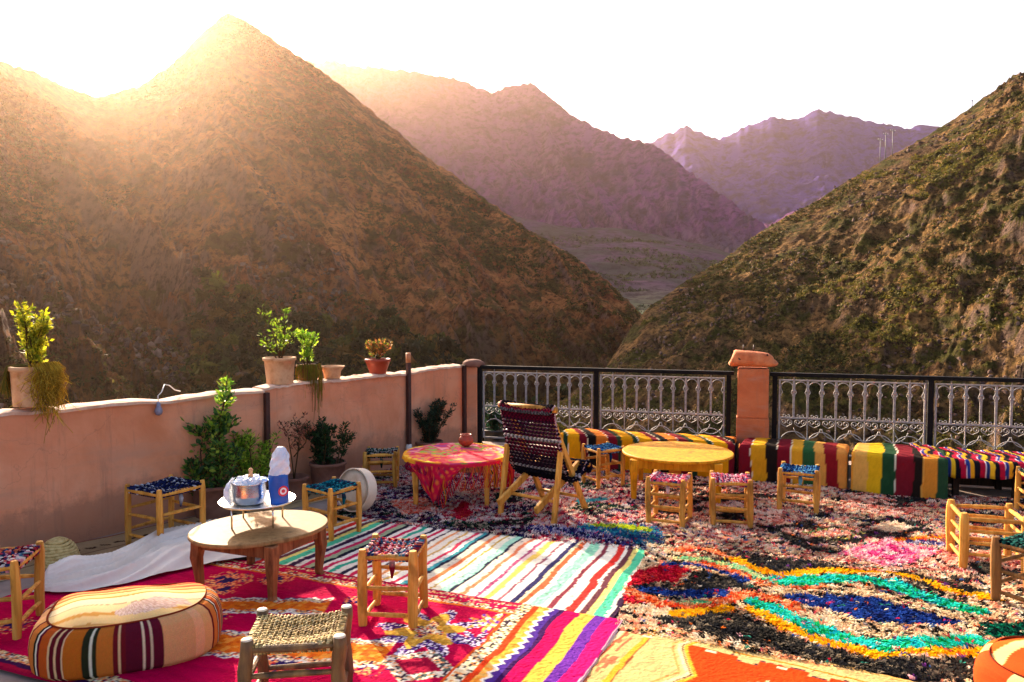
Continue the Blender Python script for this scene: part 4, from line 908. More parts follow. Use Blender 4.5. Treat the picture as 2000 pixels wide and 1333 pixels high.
def woven_seat(name, parent, sx, sy, z, pal, mat, n=12, sag=0.03, rad=None, seed=0, wrap=True):
    rr = random.Random(seed); cols = [rgb(c) for c in RAGPAL[pal]]; m = MB()
    rad = rad or sx / n * 0.50; hx, hy = sx / 2, sy / 2
    def height(x, y):   # dips between the rails like a used seat
        return z - sag * (1 - (x / hx) ** 2) * (1 - 0.55 * (y / hy) ** 2)
    def cord(pts, c, c2):
        cl = []; k = rr.random()
        for i in range(len(pts)): cl.append(c if (math.sin(i * 1.3 + k * 9) > -0.35) else c2)
        m.tube(pts, rad, 5, smooth=True, colors=cl, cap=False, flat=0.55, up=(0, 0, 1))
    steps = 2 * n
    for i in range(n):
        x = -hx + (i + .5) * sx / n; pts = []
        if wrap: pts.append((x, -hy - .004, z - .042))
        for j in range(steps + 1):
            y = -hy + sy * j / steps; w = rad * .55 * math.cos(PI * (j / 2 + i)) if 0 < j < steps else 0
            pts.append((x + rr.uniform(-.001, .001), y + (0 if 0 < j < steps else (.012 if j else -.012)), height(x, y) + w + rr.uniform(-.001, .002)))
        if wrap: pts.append((x, hy + .004, z - .042))
        cord(pts, rr.choice(cols), rr.choice(cols))
        y = -hy + (i + .5) * sy / n; pts = []
        if wrap: pts.append((-hx - .004, y, z - .040))
        for j in range(steps + 1):
            x = -hx + sx * j / steps; w = -rad * .55 * math.cos(PI * (j / 2 + i)) if 0 < j < steps else 0
            pts.append((x + (0 if 0 < j < steps else (.012 if j else -.012)), y + rr.uniform(-.001, .001), height(x, y) + w + rr.uniform(-.001, .002)))
        if wrap: pts.append((hx + .004, y, z - .040))
        cord(pts, rr.choice(cols), rr.choice(cols))
    # underside web closes the gaps
    k = 8; vs = [(-hx + sx * i / k, -hy + sy * j / k, height(-hx + sx * i / k, -hy + sy * j / k) - rad * .8) for i in range(k + 1) for j in range(k + 1)]
    m.add(vs, [(i * (k + 1) + j, (i + 1) * (k + 1) + j, (i + 1) * (k + 1) + j + 1, i * (k + 1) + j + 1) for i in range(k) for j in range(k)], tuple(v * .5 for v in cols[0][:3]) + (1,))
    if rr.random() < .6 and pal != 'raffia':      # a loose knotted tail of cloth
        m.tube([(hx * .1, -hy + .03, z - .03), (hx * .12, -hy + .02, z - .08), (hx * .1, -hy + .025, z - .14)], [.012, .016, .006], 6, colors=[rr.choice(cols) for _ in range(3)])
    return m.build(name, mat, parent)
def stool(label, px, py, w, h, rz, pal, seed, wood=WOOD, seat=True, log=False, d=None, leg=0.022, ground=None, barrel=0.25, rungz=(.3, .62)):
    """px, py: photograph pixel of the middle of the footprint"""
    p = ground or gp(px, py); d = d or w; rr = random.Random(seed)
    t = thing('stool', label, 'stool', p, rz, 'woven stools on the terrace')
    hx, hy = w / 2, d / 2
    for sx in (-1, 1):
        for sy in (-1, 1):
            m = MB(); r = leg * rr.uniform(.95, 1.08); k = 9; o = rr.uniform(-.004, .004)
            if log:
                pts = [(sx * hx + .006 * math.sin(i * 1.1 + seed), sy * hy + .006 * math.cos(i * .9 + sx), h * 1.03 * i / k) for i in range(k + 1)]
                rad = [r * rr.uniform(.92, 1.1) for _ in range(k + 1)]; rad[-1] *= .93
                m.tube(pts, rad, 12); lg = m.build('leg', LOG, t)
                m = MB(); q = pts[-1]; m.lathe([(rad[-1] * .95, 0), (rad[-1] * .9, .004), (rad[-1] * .5, .006)], q, 12); m.build('sawn_end', LOGEND, lg)
            else:
                ph = rr.uniform(0, 6); bw = rr.uniform(.001, .0045); pts = [(sx * hx + o + bw * math.sin(i * .6 + ph), sy * hy + bw * math.cos(i * .5 + ph), h * (1.02 + o) * i / k) for i in range(k + 1)]
                rad = [r * (1 - .30 * abs(i / k * 2 - 1.1) ** 2.2 * barrel * 2 - (.18 if i == k else 0) - (.06 if i == 0 else 0)) for i in range(k + 1)]
                m.tube(pts, rad, 8, smooth=False, up=(math.cos(.39), math.sin(.39), 0)); m.build('leg', wood, t, bevel=0.003)
    rgr = .0115 if not log else .013
    def rung(a, b, r=rgr):
        m = MB(); a = Vector(a) + Vector((0, 0, rr.uniform(-.006, .006))); b = Vector(b) + Vector((0, 0, rr.uniform(-.006, .006))); mid = (a + b) / 2 + Vector((rr.uniform(-.002, .002), rr.uniform(-.002, .002), rr.uniform(-.003, .003)))
        m.tube([a, lerp(a, mid, .5), mid, lerp(mid, b, .5), b], [r * .75, r * rr.uniform(.95, 1.1), r * 1.12, r * rr.uniform(.95, 1.1), r * .75], 7, smooth=False); m.build('rung', LOG if log else wood, t, bevel=.0015)
    for i, z in enumerate(rungz):
        for s in (-1, 1):
            zz = h * (z + .03 * (s > 0)); rung((-hx, s * hy, zz), (hx, s * hy, zz)); rung((s * hx, -hy, zz - .028), (s * hx, hy, zz - .028))
    zr = h * .955 - .012
    for s in (-1, 1): rung((-hx, s * hy, zr), (hx, s * hy, zr), .014); rung((s * hx, -hy, zr - .002), (s * hx, hy, zr - .002), .014)
    if seat:
        woven_seat('seat', t, w - .012, d - .012, zr + .021, pal, RAFFIA if pal == 'raffia' else RAG, n=(24 if pal == 'raffia' else 14), seed=seed, sag=.026 if not log else .035)
    return t
def mid(a, b): return ((a[0] + b[0]) / 2, (a[1] + b[1]) / 2)
def ang(pa, pb):
    a = gp(*pa); b = gp(*pb); return math.atan2(b.y - a.y, b.x - a.x)
# middle of the footprint, edge directions measured from leg feet in the photograph
stool('stool with a red and navy rag seat at the left edge of the photo', -6, 1240, .31, .42, .22, 'multi', 1, rungz=(.28, .55), leg=.024)
stool('tall stool with a navy and white rag seat beside the pink wall', 325, 1062, .345, .43, 1.05, 'navy', 2, rungz=(.27, .6))
stool('stool with a turquoise rag seat in front of the round drum', 650, 1045, .27, .38, .95, 'teal', 3, leg=.023)
stool('stool with a pink and blue rag seat standing on the crimson carpet', 771, 1213, .265, .42, -.09, 'multi', 4, leg=.027, rungz=(.2, .55))
stool('bark-brown branch stool with a straw cord seat at the front', 585, 1386, .36, .36, .12, 'raffia', 5, log=True, leg=.026, d=.30)
stool('small stool with a dark green rag seat at the left of the red cloth table', 745, 950, .27, .34, .06, 'green', 6, rungz=(.2, .5, .75))
stool('stool with a pale blue seat between folding chair and yellow table', 1178, 950, .26, .38, .45, 'blue', 7)
stool('left one of the two pink-seated stools before the yellow table', 1306, 1022, .265, .37, -.42, 'pink', 8, leg=.023, rungz=(.15, .42, .68))
stool('right one of the two pink-seated stools before the yellow table', 1426, 1023, .27, .37, -.22, 'pink', 9, leg=.024, rungz=(.15, .42, .68))
stool('stool with a bright blue rag seat in front of the striped bench', 1560, 997, .275, .36, -.42, 'blue', 10, leg=.023)
stool('bare stool frame without a woven seat near the right edge', 1925, 1105, .34, .37, -.30, None, 11, seat=False, leg=.029, rungz=(.3, .5, .72))
stool('stool with a dark green rag seat cut by the right edge', 2036, 1190, .33, .38, .5, 'jade', 12, leg=.030, rungz=(.3, .6), wood=WOOD_B)

# ================================================================== TABLES
def round_top(r, n=48, a=1.0, th=.024):
    m = MB(); m.lathe([(r - .006, 0), (r, .005), (r, th - .005), (r - .006, th)], (0, 0, 0), n, smooth=False); return m
def low_table(label, px, py, r, h, rz, wood, top, group=None, leg=.055, inset=.72, splay=0, asp=1.0, apron=.075):
    p = gp(px, py); t = thing('low_table', label, 'table', p, rz)
    m = round_top(r); m.v = [(x * asp, y, z) for x, y, z in m.v]; o = m.build('table_top', top, t); o.location = (0, 0, h - .024)
    ix, iy = r * asp * inset, r * inset
    for sx in (-1, 1):
        for sy in (-1, 1):
            m = MB(); pr = [(1.0, h - .026), (1.0, h - .13), (.88, h - .17), (.72, h * .35), (.62, 0)]
            vs = []; 
            for f, z in pr:
                k = leg * f / 2; cx, cy = sx * ix + sx * splay * (1 - z / h), sy * iy + sy * splay * (1 - z / h)
                vs += [(cx - k, cy - k, z), (cx + k, cy - k, z), (cx + k, cy + k, z), (cx - k, cy + k, z)]
            m.add(vs, [(i * 4 + j, (i + 1) * 4 + j, (i + 1) * 4 + (j + 1) % 4, i * 4 + (j + 1) % 4) for i in range(4) for j in range(4)] + [(0, 1, 2, 3), (19, 18, 17, 16)])
            m.build('leg', wood, t, bevel=.003)
    for s in (-1, 1):
        m = MB(); m.box((0, s * iy, h - .026 - apron / 2), (2 * ix - leg + .002, .02, apron)); m.build('apron', wood, t, bevel=.002)
        m = MB(); m.box((s * ix, 0, h - .026 - apron / 2), (.02, 2 * iy - leg + .002, apron)); m.build('apron', wood, t, bevel=.002)
    return t
TYH = .385
tc = gp(1323, 881, TYH)
low_table('low round yellow table in front of the striped bench', 0, 0, .485, TYH, -.25, WOOD_Y, WOOD_Y, leg=.068).location = (tc.x, tc.y, 0)
TCH = .40
tr = gp(893, 884, TCH)
t = low_table('low round wooden table under a red fringed cloth', 0, 0, .455, TCH - .004, -.1, WOOD, WOOD, inset=.66); t.location = (tr.x, tr.y, 0)
# red fringed cloth: a thin skin over the top with a corner hanging forward
def cloth_col(x, y):
    r = math.hypot(x, y) / .53; a = math.atan2(y, x)
    n = float(fbm(np.array(x * 6 + 3.), np.array(y * 6.), 3, 7)); n2 = float(fbm(np.array(x * 14 + 3.), np.array(y * 14.), 3, 9))
    if r > .93 + .03 * n2 and math.sin(a * 2 + 1) > -.5: return rgb(['#f0b428', '#f2c84a', '#e8862c'][int((a * 4 + n2 * 3) % 3)])
    pal = ['#d83448', '#e05a60', '#e89a3c', '#d84a80', '#8fb84a', '#d82c4c', '#e89aa0', '#d8405c', '#8a4a9c']
    return rgb(pal[int(abs(n * 6 + n2 * 1.2 + r * 4 + a * 1.2)) % len(pal)])
cl = MB(); NR, NA = 26, 120; vs = []; cs_ = []
for i in range(NR + 1):
    r = .532 * i / NR
    for j in range(NA):
        a = 2 * PI * j / NA; x, y = r * math.cos(a), r * math.sin(a); vs.append((x, y, TCH + .001 + .0015 * math.sin(a * 9 + r * 40))); cs_.append(cloth_col(x, y))
for k in range(1, 4):
    for j in range(NA):
        a = 2 * PI * j / NA; r = .532 + .004 * k + .004 * math.sin(a * 23); z = TCH - .012 * k - .004 * math.sin(a * 7)
        vs.append((r * math.cos(a), r * math.sin(a), z)); cs_.append(rgb('#f0a028') if math.sin(a * 2 + 1) + .4 * math.sin(a * 9) > .2 else rgb('#c81c3c'))
cl.add(vs, [(i * NA + j, (i + 1) * NA + j, (i + 1) * NA + (j + 1) % NA, i * NA + (j + 1) % NA) for i in range(NR + 3) for j in range(NA)], cs_, smooth=True)
ct = cl.build('tablecloth', BLANKET); ct.location = (tr.x, tr.y, 0); ct.scale = (.875, .875, 1)
tag(ct, 'red and yellow fringed shawl spread over the round wooden table', 'tablecloth')
# drop of the shawl: open net, longest at the front corner
def drop(a):
    d = abs((a + PI / 2 + .20 + PI) % (2 * PI) - PI); base = .07 + .04 * math.sin(a * 3 + 1) + .17 * max(0, math.cos(a + .35)) ** .5 if math.cos(a + .35) > 0 else .07
    return max(base, .34 - .62 * d)
nm = MB(); NA2 = 260; prev = None
for j in range(NA2):
    a = 2 * PI * j / NA2; L = drop(a); q = math.cos(a + .35)
    if -2.6 < (a + PI) % (2 * PI) - PI < .75:
        pts = []; r0 = .541
        for k in range(7):
            f = k / 6; rr_ = r0 + .02 * math.sin(f * PI) + .006 * math.sin(a * 30 + f * 5); pts.append((rr_ * math.cos(a + .02 * math.sin(f * 9 + j)), rr_ * math.sin(a + .02 * math.sin(f * 9 + j)), TCH - .03 - L * f))
        c = rgb(random.choice(['#c8143c', '#b01030', '#d82c4c', '#e04a3c', '#8c1c4c', '#e8962c'] if L > .15 else ['#b01438', '#8c1c4c', '#c81c40', '#6a2458']))
        nm.tube(pts, .0038 if L < .2 else .0055, 3, c, smooth=False, cap=False)
net = nm.build('fringe', RAG, ct); tag(net, None, None, None, 'stuff')
# solid hanging corner
vs = []; cs_ = []; NN = 24
for i in range(NN + 1):
    a = -PI / 2 - .35 + lerp(-.50, .50, i / NN); L = max(.0, .30 - .58 * abs(a + PI / 2 + .35))
    for k in range(9):
        f = k / 8; r = .545 + .018 * math.sin(f * 3) + .008 * math.sin(a * 26); vs.append((r * math.cos(a), r * math.sin(a), TCH - .028 - L * f))
        h = (i * 7 + k * 3) % 11; cs_.append(rgb('#c8143c') if h > 2 else rgb(['#e8862c', '#8c1c4c', '#e04a3c'][h]))
m = MB(); m.add(vs, [(i * 9 + k, (i + 1) * 9 + k, (i + 1) * 9 + k + 1, i * 9 + k + 1) for i in range(NN) for k in range(8)], cs_, smooth=True)
m.build('hanging_corner', BLANKET, ct)
# small clay bowl on it
q = gp(910, 873, TCH)
t = thing('clay_bowl', 'small reddish clay sugar bowl on the red tablecloth', 'bowl', (q.x, q.y, TCH + .006))
m = MB(); m.lathe([(.03, 0), (.058, .02), (.07, .048), (.066, .072), (.05, .09), (.046, .098), (.053, .108), (.046, .108), (.04, .09), (.03, .03)], (0, 0, 0), 22, closed=True); m.build('bowl', TERRA_R, t)
# oval table at the left with shaped walnut legs
OH = .36
oc = gp(508, 1028, OH)
t = thing('oval_table', 'low oval table with pale scrubbed top and dark curved legs', 'table', (oc.x, oc.y, 0), R(-21))
m = MB(); m.lathe([(.985, 0), (1.0, .006), (1.0, .018), (.985, .024)], (0, 0, 0), 72, smooth=False); AX, AY = .405, .335
m.v = [((abs(x) ** .95) * math.copysign(AX, x), (abs(y) ** .95) * math.copysign(AY, y), z) for x, y, z in m.v]
o = m.build('table_top', WOOD_T, t); o.location = (0, 0, OH - .024); o.rotation_euler = (0, 0, R(58))
LX, LY = .262, .225
for sx in (-1, 1):
    for sy in (-1, 1):
        m = MB(); vs = []
        for f, z, off in ((1, OH - .026, 0), (1, OH - .10, .002), (.92, OH - .15, .008), (.74, .14, .002), (.62, .05, -.004), (.80, .0, .014)):
            k = .030 * f; cx, cy = sx * (LX + off), sy * (LY + off)
            vs += [(cx - k, cy - k, z), (cx + k, cy - k, z), (cx + k, cy + k, z), (cx - k, cy + k, z)]
        m.add(vs, [(i * 4 + j, (i + 1) * 4 + j, (i + 1) * 4 + (j + 1) % 4, i * 4 + (j + 1) % 4) for i in range(5) for j in range(4)] + [(0, 1, 2, 3), (23, 22, 21, 20)])
        m.build('leg', WOOD_D, t, bevel=.004)
for s in (-1, 1):
    m = MB(); m.box((0, s * LY, OH - .026 - .037), (2 * LX - .058, .02, .074)); m.build('apron', WOOD_D, t, bevel=.002)
    m = MB(); m.box((s * LX, 0, OH - .026 - .037), (.02, 2 * LY - .058, .074)); m.build('apron', WOOD_D, t, bevel=.002)
# round tray on thin legs
TZ = OH + .135
pc_ = gp(503, 979, TZ)
t = thing('tray_stand', 'round metal tray on thin legs standing on the oval table', 'tray', (pc_.x, pc_.y, OH), .5)
m = MB(); m.lathe([(.05, .0), (.20, .0), (.213, .004), (.222, .012), (.226, .012), (.214, -.003), (.10, -.004)], (0, 0, .135), 56); m.build('tray', TRAYM, t)
for k in range(4):
    a = R(20 + 90 * k); m = MB(); m.tube([(.17 * math.cos(a), .17 * math.sin(a), .001), (.17 * math.cos(a), .17 * math.sin(a), .132)], .0055, 8); m.build('leg', SILVER, t)
# silver pot with foil-like napkin, and blue bagged bottle
q = gp(489, 982, TZ)
t = thing('ice_bucket', 'dented silver pot topped with crumpled plastic on the round tray', 'pot', (q.x - .005, q.y, TZ + .001))
m = MB(); m.lathe([(.080, 0), (.092, .006), (.098, .05), (.098, .115), (.103, .122), (.103, .130), (.095, .130), (.092, .03)], (0, 0, 0), 36); m.build('bowl', SILVER, t)
m = MB(); rr = random.Random(5); vs = []; NA = 30
for i in range(9):
    r = .104 * (1 - i / 9.2)
    for j in range(NA):
        a = 2 * PI * j / NA; k = rr.uniform(-.010, .012); vs.append(((r + k * .6) * math.cos(a), (r + k * .6) * math.sin(a), .126 + .028 * math.sin(i / 8 * 2) + k))
m.add(vs, [(i * NA + j, i * NA + (j + 1) % NA, (i + 1) * NA + (j + 1) % NA, (i + 1) * NA + j) for i in range(8) for j in range(NA)]); m.build('crumpled_wrap', BAGC, t)
m = MB(); vs = []
for i in range(10):
    for j in range(9):
        f = i / 9; a = PI + .15 + lerp(-.55, .55, j / 8); r = .106 + .030 * math.sin(f * PI) * (1 + .4 * math.sin(j * 2.1)) + rr.uniform(-.005, .006)
        vs.append((r * math.cos(a), r * math.sin(a), .145 - .15 * f + rr.uniform(-.006, .006)))
m.add(vs, [(i * 9 + j, i * 9 + j + 1, (i + 1) * 9 + j + 1, (i + 1) * 9 + j) for i in range(9) for j in range(8)]); m.build('wrap_tail', BAGC, t)
m = MB(); m.lathe([(.008, 0), (.016, .012), (.010, .03), (.014, .05), (.004, .06)], (.01, 0, .15), 10); m.build('knob', TERRA_P, t)
q = gp(545, 984, TZ)
t = thing('bagged_bottle', 'blue bottle pack in a clear crumpled bag with a red round logo', 'bottle', (q.x, q.y, TZ + .002), 0)
m = MB(); NA = 28; vs = []
for i in range(12):
    z = .18 * i / 11
    for j in range(NA):
        a = 2 * PI * j / NA; r = 1 + .05 * math.sin(a * 3 + z * 30) + .03 * math.sin(a * 7 - z * 60); vs.append((.057 * r * math.cos(a), .046 * r * math.sin(a), z))
m.add(vs, [(i * NA + j, i * NA + (j + 1) % NA, (i + 1) * NA + (j + 1) % NA, (i + 1) * NA + j) for i in range(11) for j in range(NA)] + [tuple(range(NA - 1, -1, -1)), tuple(11 * NA + j for j in range(NA))], smooth=True)
m.build('blue_wrap', BLUEP, t)
m = MB(); vs = []; N2 = 14
for i in range(N2):
    f = i / (N2 - 1); z = .177 + .165 * f; cx = .014 * math.sin(f * 2.2); rx = .058 * math.sqrt(max(.02, 1 - (f * .96) ** 2.6)); ry = .045 * math.sqrt(max(.02, 1 - (f * .96) ** 2.4))
    for j in range(NA):
        a = 2 * PI * j / NA; r = 1 + .10 * math.sin(a * 3 + z * 40) + .07 * math.sin(a * 5 - z * 90) + rr.uniform(-.04, .04); vs.append((cx + rx * r * math.cos(a), ry * r * math.sin(a), z))
m.add(vs, [(i * NA + j, i * NA + (j + 1) % NA, (i + 1) * NA + (j + 1) % NA, (i + 1) * NA + j) for i in range(N2 - 1) for j in range(NA)] + [tuple((N2 - 1) * NA + j for j in range(NA))], smooth=False)
m.build('bag_top', BAGC, t)
def disc(r0, r1, off, n=26, a0=0, a1=360):
    m = MB(); vs = []
    for i in range(n + 1):
        a = R(lerp(a0, a1, i / n))
        for r in (r0, r1): vs.append((r * math.cos(a), -off, r * math.sin(a)))
    m.add(vs, [(2 * i, 2 * i + 1, 2 * i + 3, 2 * i + 2) for i in range(n)]); return m
for nm_, mt, r0, r1, off in (('logo_disc', WHITEPR, 0.0, .031, 0), ('logo_ring', REDP, .021, .0315, .0014), ('logo_mark', REDP, 0.0, .011, .0014)):
    o = disc(r0, r1, off).build(nm_, mt, t); o.location = (.040, -.045, .085); o.rotation_euler = (0, 0, R(38))

# ================================================================== FOLDING CHAIR
fl, fr_, fb = gp(990, 1005), gp(1080, 1025), gp(1155, 1005)
lat = (fr_ - fl); ang_l = math.atan2(lat.y, lat.x); Wc = lat.length; fw = .47
t = thing('folding_chair', 'low wooden X-frame chair with a dark woven rag sling', 'chair', fl.lerp(fr_, .5), ang_l)
def bar(name, a, b, w=.05, th=.026, mat=WOOD):
    a = Vector(a); b = Vector(b); d = b - a; q = Vector((0, 0, 1)).rotation_difference(d.normalized()).to_matrix()
    # keep the board's broad face sideways-on
    zax = d.normalized(); xax = Vector((1, 0, 0)); yax = zax.cross(xax).normalized(); Mx = Matrix((xax, yax, zax)).transposed()
    m = MB(); m.box((a + b) / 2, (th, w, d.length), Mx); return m.build(name, mat, t, bevel=.005)
HB = .89
for s in (-1, 1):
    x = s * Wc / 2
    bar('back_pole', (x * .86, -.02, HB), (x * .92, fw + .02, 0), .045, .03)
    bar('rear_leg', (x * 1.02 + s * .03, -.04, 0), (x * 1.02 + s * .03, .05, .56), .045, .03)
    bar('seat_pole', (x * .93 - s * .03, -.16, .13), (x * .93 - s * .03, .42, .40), .055, .03)
m = MB(); m.tube([(-Wc / 2 - .045, .0, .18), (Wc / 2 + .045, 0, .18)], .014, 8); m.build('cross_rung', WOOD, t)
m = MB(); m.tube([(-Wc / 2 - .0, fw - .06, .13), (Wc / 2, fw - .06, .13)], .014, 8); m.build('cross_rung', WOOD, t)
m = MB(); m.tube([(-Wc / 2 - .05, -.03, HB), (Wc / 2 + .05, -.03, HB)], .024, 12); m.build('top_rail', WOOD, t)
m = MB(); m.tube([(-Wc / 2 - .05, .43, .40), (Wc / 2 + .05, .43, .40)], .018, 10); m.build('front_rail', WOOD, t)
# sling: rows of rag cord
path = [(-.055, HB - .03), (-.06, HB), (-.03, HB + .028), (-.03, HB - .03), (-.015, HB - .10), (.02, HB - .22), (.055, HB - .34), (.09, HB - .45), (.14, HB - .54), (.20, HB - .585), (.28, HB - .58), (.36, HB - .54), (.42, .425), (.455, .41), (.46, .37), (.44, .33)]
pl = []; 
for i in range(len(path) - 1):
    for k in range(4): pl.append((lerp(path[i][0], path[i + 1][0], k / 4), lerp(path[i][1], path[i + 1][1], k / 4)))
rr = random.Random(9); m = MB(); bands = [('#8a848c', '#100e14', 3), ('#18141c', '#9a1c3c', 3), ('#18141c', '#2a1c24', 5), ('#7a1434', '#2a1020', 5), ('#18141c', '#5a1c3c', 5), ('#c8c0c4', '#18141c', 1), ('#6a1430', '#18141c', 4), ('#16131c', '#3a1c30', 4), ('#b8b4bc', '#16131c', 1), ('#16131c', '#1a1824', 4), ('#14121a', '#201a28', 6), ('#d8d4dc', '#14121a', 2), ('#1a1830', '#14121a', 9), ('#3a1430', '#14121a', 4), ('#14121a', '#1c1c34', 12), ('#e0dce0', '#1c1828', 2), ('#3a7a8c', '#1c1828', 6)]
seq = []
for a_, b_, n_ in bands: seq += [(rgb(a_), rgb(b_))] * n_
for i in range(len(pl)):
    y, z = pl[i]; ca, cb = seq[min(i, len(seq) - 1)]; n_ = 30; wdt = Wc * (1.06 + .16 * min(1, i / 24)) * (1 + .02 * math.sin(i * .7)); pts = []; cc = []
    for k in range(n_ + 1):
        f = k / n_ * 2 - 1; x = f * wdt / 2; sag = .022 * (1 - f * f); pts.append((x, y + sag * .8, z - .004 * math.cos(k * PI + i * PI) - sag * .4)); cc.append(ca if (k + i) % 2 else cb)
    m.tube(pts, [.0125 * rr.uniform(.85, 1.1) for _ in pts], 5, colors=cc, cap=True, smooth=True)
m.build('sling', RAG, t)
m = MB()
for s in (-1, 1): m.tube([(s * Wc * .57, y, z - .0) for y, z in pl[4:-4]], .008, 5, rgb('#c8a0a8')); 
m.build('sling_cord', RAG, t)

# ================================================================== BENCHES
BST = ['#e8a818', '#7c1420', '#d87828', '#1c1a1c', '#e0a020', '#2a4a2c', '#e0a050', '#8c1824', '#d88838', '#241c18']
def blanket_bench(label, fl_, fr2, depth, h, stripes, seed, drape=.0, droop=0, angle_in=0.0, wood_under=False, hang=None, cat='bench', name='bench'):
    """fl_, fr2: front bottom corners on the floor; stripes run from back, over the edge and down the front"""
    a, b = Vector(fl_[:2]), Vector(fr2[:2]); d = b - a; L = d.length; an = math.atan2(d.y, d.x)
    t = thing(name, label, cat, (a.x, a.y, 0), an); rr = random.Random(seed)
    ws = []; tot = 0
    hang = h if hang is None else hang
    nx = int(L / .012); prof = []; R0 = .035
    for i in range(14): prof.append((lerp(depth, R0, i / 13), h))
    for i in range(1, 7): th = PI / 2 * i / 7; prof.append((R0 - R0 * math.sin(th), h - R0 + R0 * math.cos(th)))
    for i in range(13): prof.append((0, lerp(h - R0, h - hang + .004, i / 12)))
    u = np.linspace(0, L, nx); k = len(prof); pr = np.array(prof); s = np.concatenate([[0], np.cumsum(np.hypot(*np.diff(pr, axis=0).T))])
    U, S = np.meshgrid(u, s, indexing='ij'); Yp = np.tile(pr[:, 0], (nx, 1)); Zp = np.tile(pr[:, 1], (nx, 1))
    w1 = fbm(U * 4, S * 3, 3, seed); w2 = fbm(U * 11, S * 4, 3, seed + 1)
    top = (Zp >= h - .001)
    soft = np.sin(np.clip(Yp / depth, 0, 1) * PI)
    Zp = Zp + top * (w1 * .014 + .010 * soft) - 0.006 * np.clip(1 - Zp / h, 0, 1) * 0
    front = np.clip((h - Zp) / h, 0, 1); Yp = Yp - (w1 * .040 + w2 * .018) * front - .012 * front
    # rounded left and right ends
    e = np.minimum(U, L - U); rnd = np.clip(1 - e / .035, 0, 1); Zp = Zp - top * .035 * (1 - np.sqrt(1 - rnd ** 2)); Yp = Yp + (~top) * .03 * (1 - np.sqrt(1 - rnd ** 2))
    X = U + w1 * .01 * front
    V = np.stack([X, Yp, Zp], -1)
    Zp = Zp + top * (-.012 * np.exp(-((U - L * .45) / .25) ** 2) + .006 * np.sin(U * 9 + Yp * 6 + seed)); Zp = np.where(S >= s[-1] - 1e-6, Zp + .012 + .018 * fbm(U * 5, U * 0 + seed, 3, seed), Zp)
    q = U + .022 * np.sin(S * 2.6 + seed) + .025 * w1 + angle_in * (S - depth) * (S < depth)
    # stripes
    cum2 = []; cc = []; x = -1.5; i = 0
    while x < L + 1.5:
        c_, w_ = stripes[i % len(stripes)]; x += w_; cum2.append(x); cc.append(C3(c_)); i += 1
    K = np.array(cc)[np.searchsorted(np.array(cum2), q).clip(0, len(cc) - 1)]
    K = K * (0.88 + .2 * vnoise(U * 120, S * 160, 5))[..., None]
    o = npmesh('blanket', V.reshape(-1, 3), grid_faces(nx, k)[:, ::-1], BLANKET, t, K.reshape(-1, 3), smooth=True)
    if not wood_under:
        m = MB()  # mattress block below, seen at its two ends
        m.box((L / 2, depth / 2 + .012, (h - .02) / 2), (L - .012, depth - .03, h - .02)); ob = m.build('base', bpy.data.materials.get('bench_base') or mat_mottled('bench_base', [rgb('#1c2a34'), rgb('#24343c')], 6, .95), t, bevel=.02)
    return t, L
st_a = [('#e89a10', .12), ('#27402a', .05), ('#e8e0c8', .008), ('#eca414', .12), ('#7c1826', .075), ('#e8d8b0', .008), ('#1c1816', .09), ('#e07a28', .11), ('#e8e0c8', .006), ('#7c1826', .09), ('#2c4430', .055)]
st_b = [('#7c1826', .11), ('#e8e0c8', .008), ('#e0a020', .13), ('#241c18', .10), ('#e8d8b8', .008), ('#7c1826', .115), ('#e8d8b8', .008), ('#dfa028', .10), ('#2c5a34', .10), ('#e0a048', .085), ('#8c1c24', .11), ('#dc9040', .12)]
st_c = [('#e0a850', .115), ('#e0b01c', .12), ('#24482c', .10), ('#e8e0c0', .008), ('#7c1c28', .125), ('#241c18', .07), ('#e0a048', .012), ('#d88a30', .11), ('#2c4a30', .10), ('#dc9838', .11)]
st_d = [('#b01838', .045), ('#e8d8e0', .006), ('#24346c', .03), ('#e8b828', .035), ('#16141c', .035), ('#b01838', .04), ('#e8c8d0', .006), ('#283c80', .025), ('#e8a020', .03), ('#18161e', .045)]
b1l, b1r = gp(1088, 911), gp(1434, 937)
blanket_bench('long low bench under yellow and maroon striped blankets behind the yellow table', b1l, b1r, .43, .345, st_a, 1, angle_in=-.55)
b2l, b2r = gp(1441, 938), gp(1654, 959)
# order the stripes so that the first starts at the left end
def shift(st, L): 
    tot = sum(w for _, w in st); return st
def bench_from(label, l, r, depth, h, st, seed, **k):
    # pad so that the pattern starts exactly at u = 0
    tot = sum(w for _, w in st); n = math.ceil(1.5 / tot); pad = n * tot - 1.5
    return blanket_bench(label, l, r, depth, h, [(c, w) for c, w in st], seed, **k)
def aligned(st):
    tot = sum(w for _, w in st); rem = 1.5 % tot; out = []; acc = 0
    # rotate list so that position 1.5 falls on the pattern start
    seq = list(st); x = rem; out = []
    i = len(seq) - 1; back = []
    while x > 1e-6:
        c, w = seq[i % len(seq)]; k = min(w, x); back.insert(0, (c, k)); x -= k; i -= 1
    return back, tot
def bench_al(label, l, r, depth, h, st, seed, **k):
    back, tot = aligned(st); n = int(1.5 // tot); full = back + list(st) * (n + 8)
    return blanket_bench(label, l, r, depth, h, full, seed, **k)
bench_al('striped bench section with red, green and yellow bands below the orange pillar', b2l, b2r, .47, .35, st_b, 2)
b3l, b3r = gp(1661, 961), gp(1850, 981)
bench_al('separate striped bench section right of the gap, beside the dark low table', b3l, b3r, .58, .362, st_c, 3)
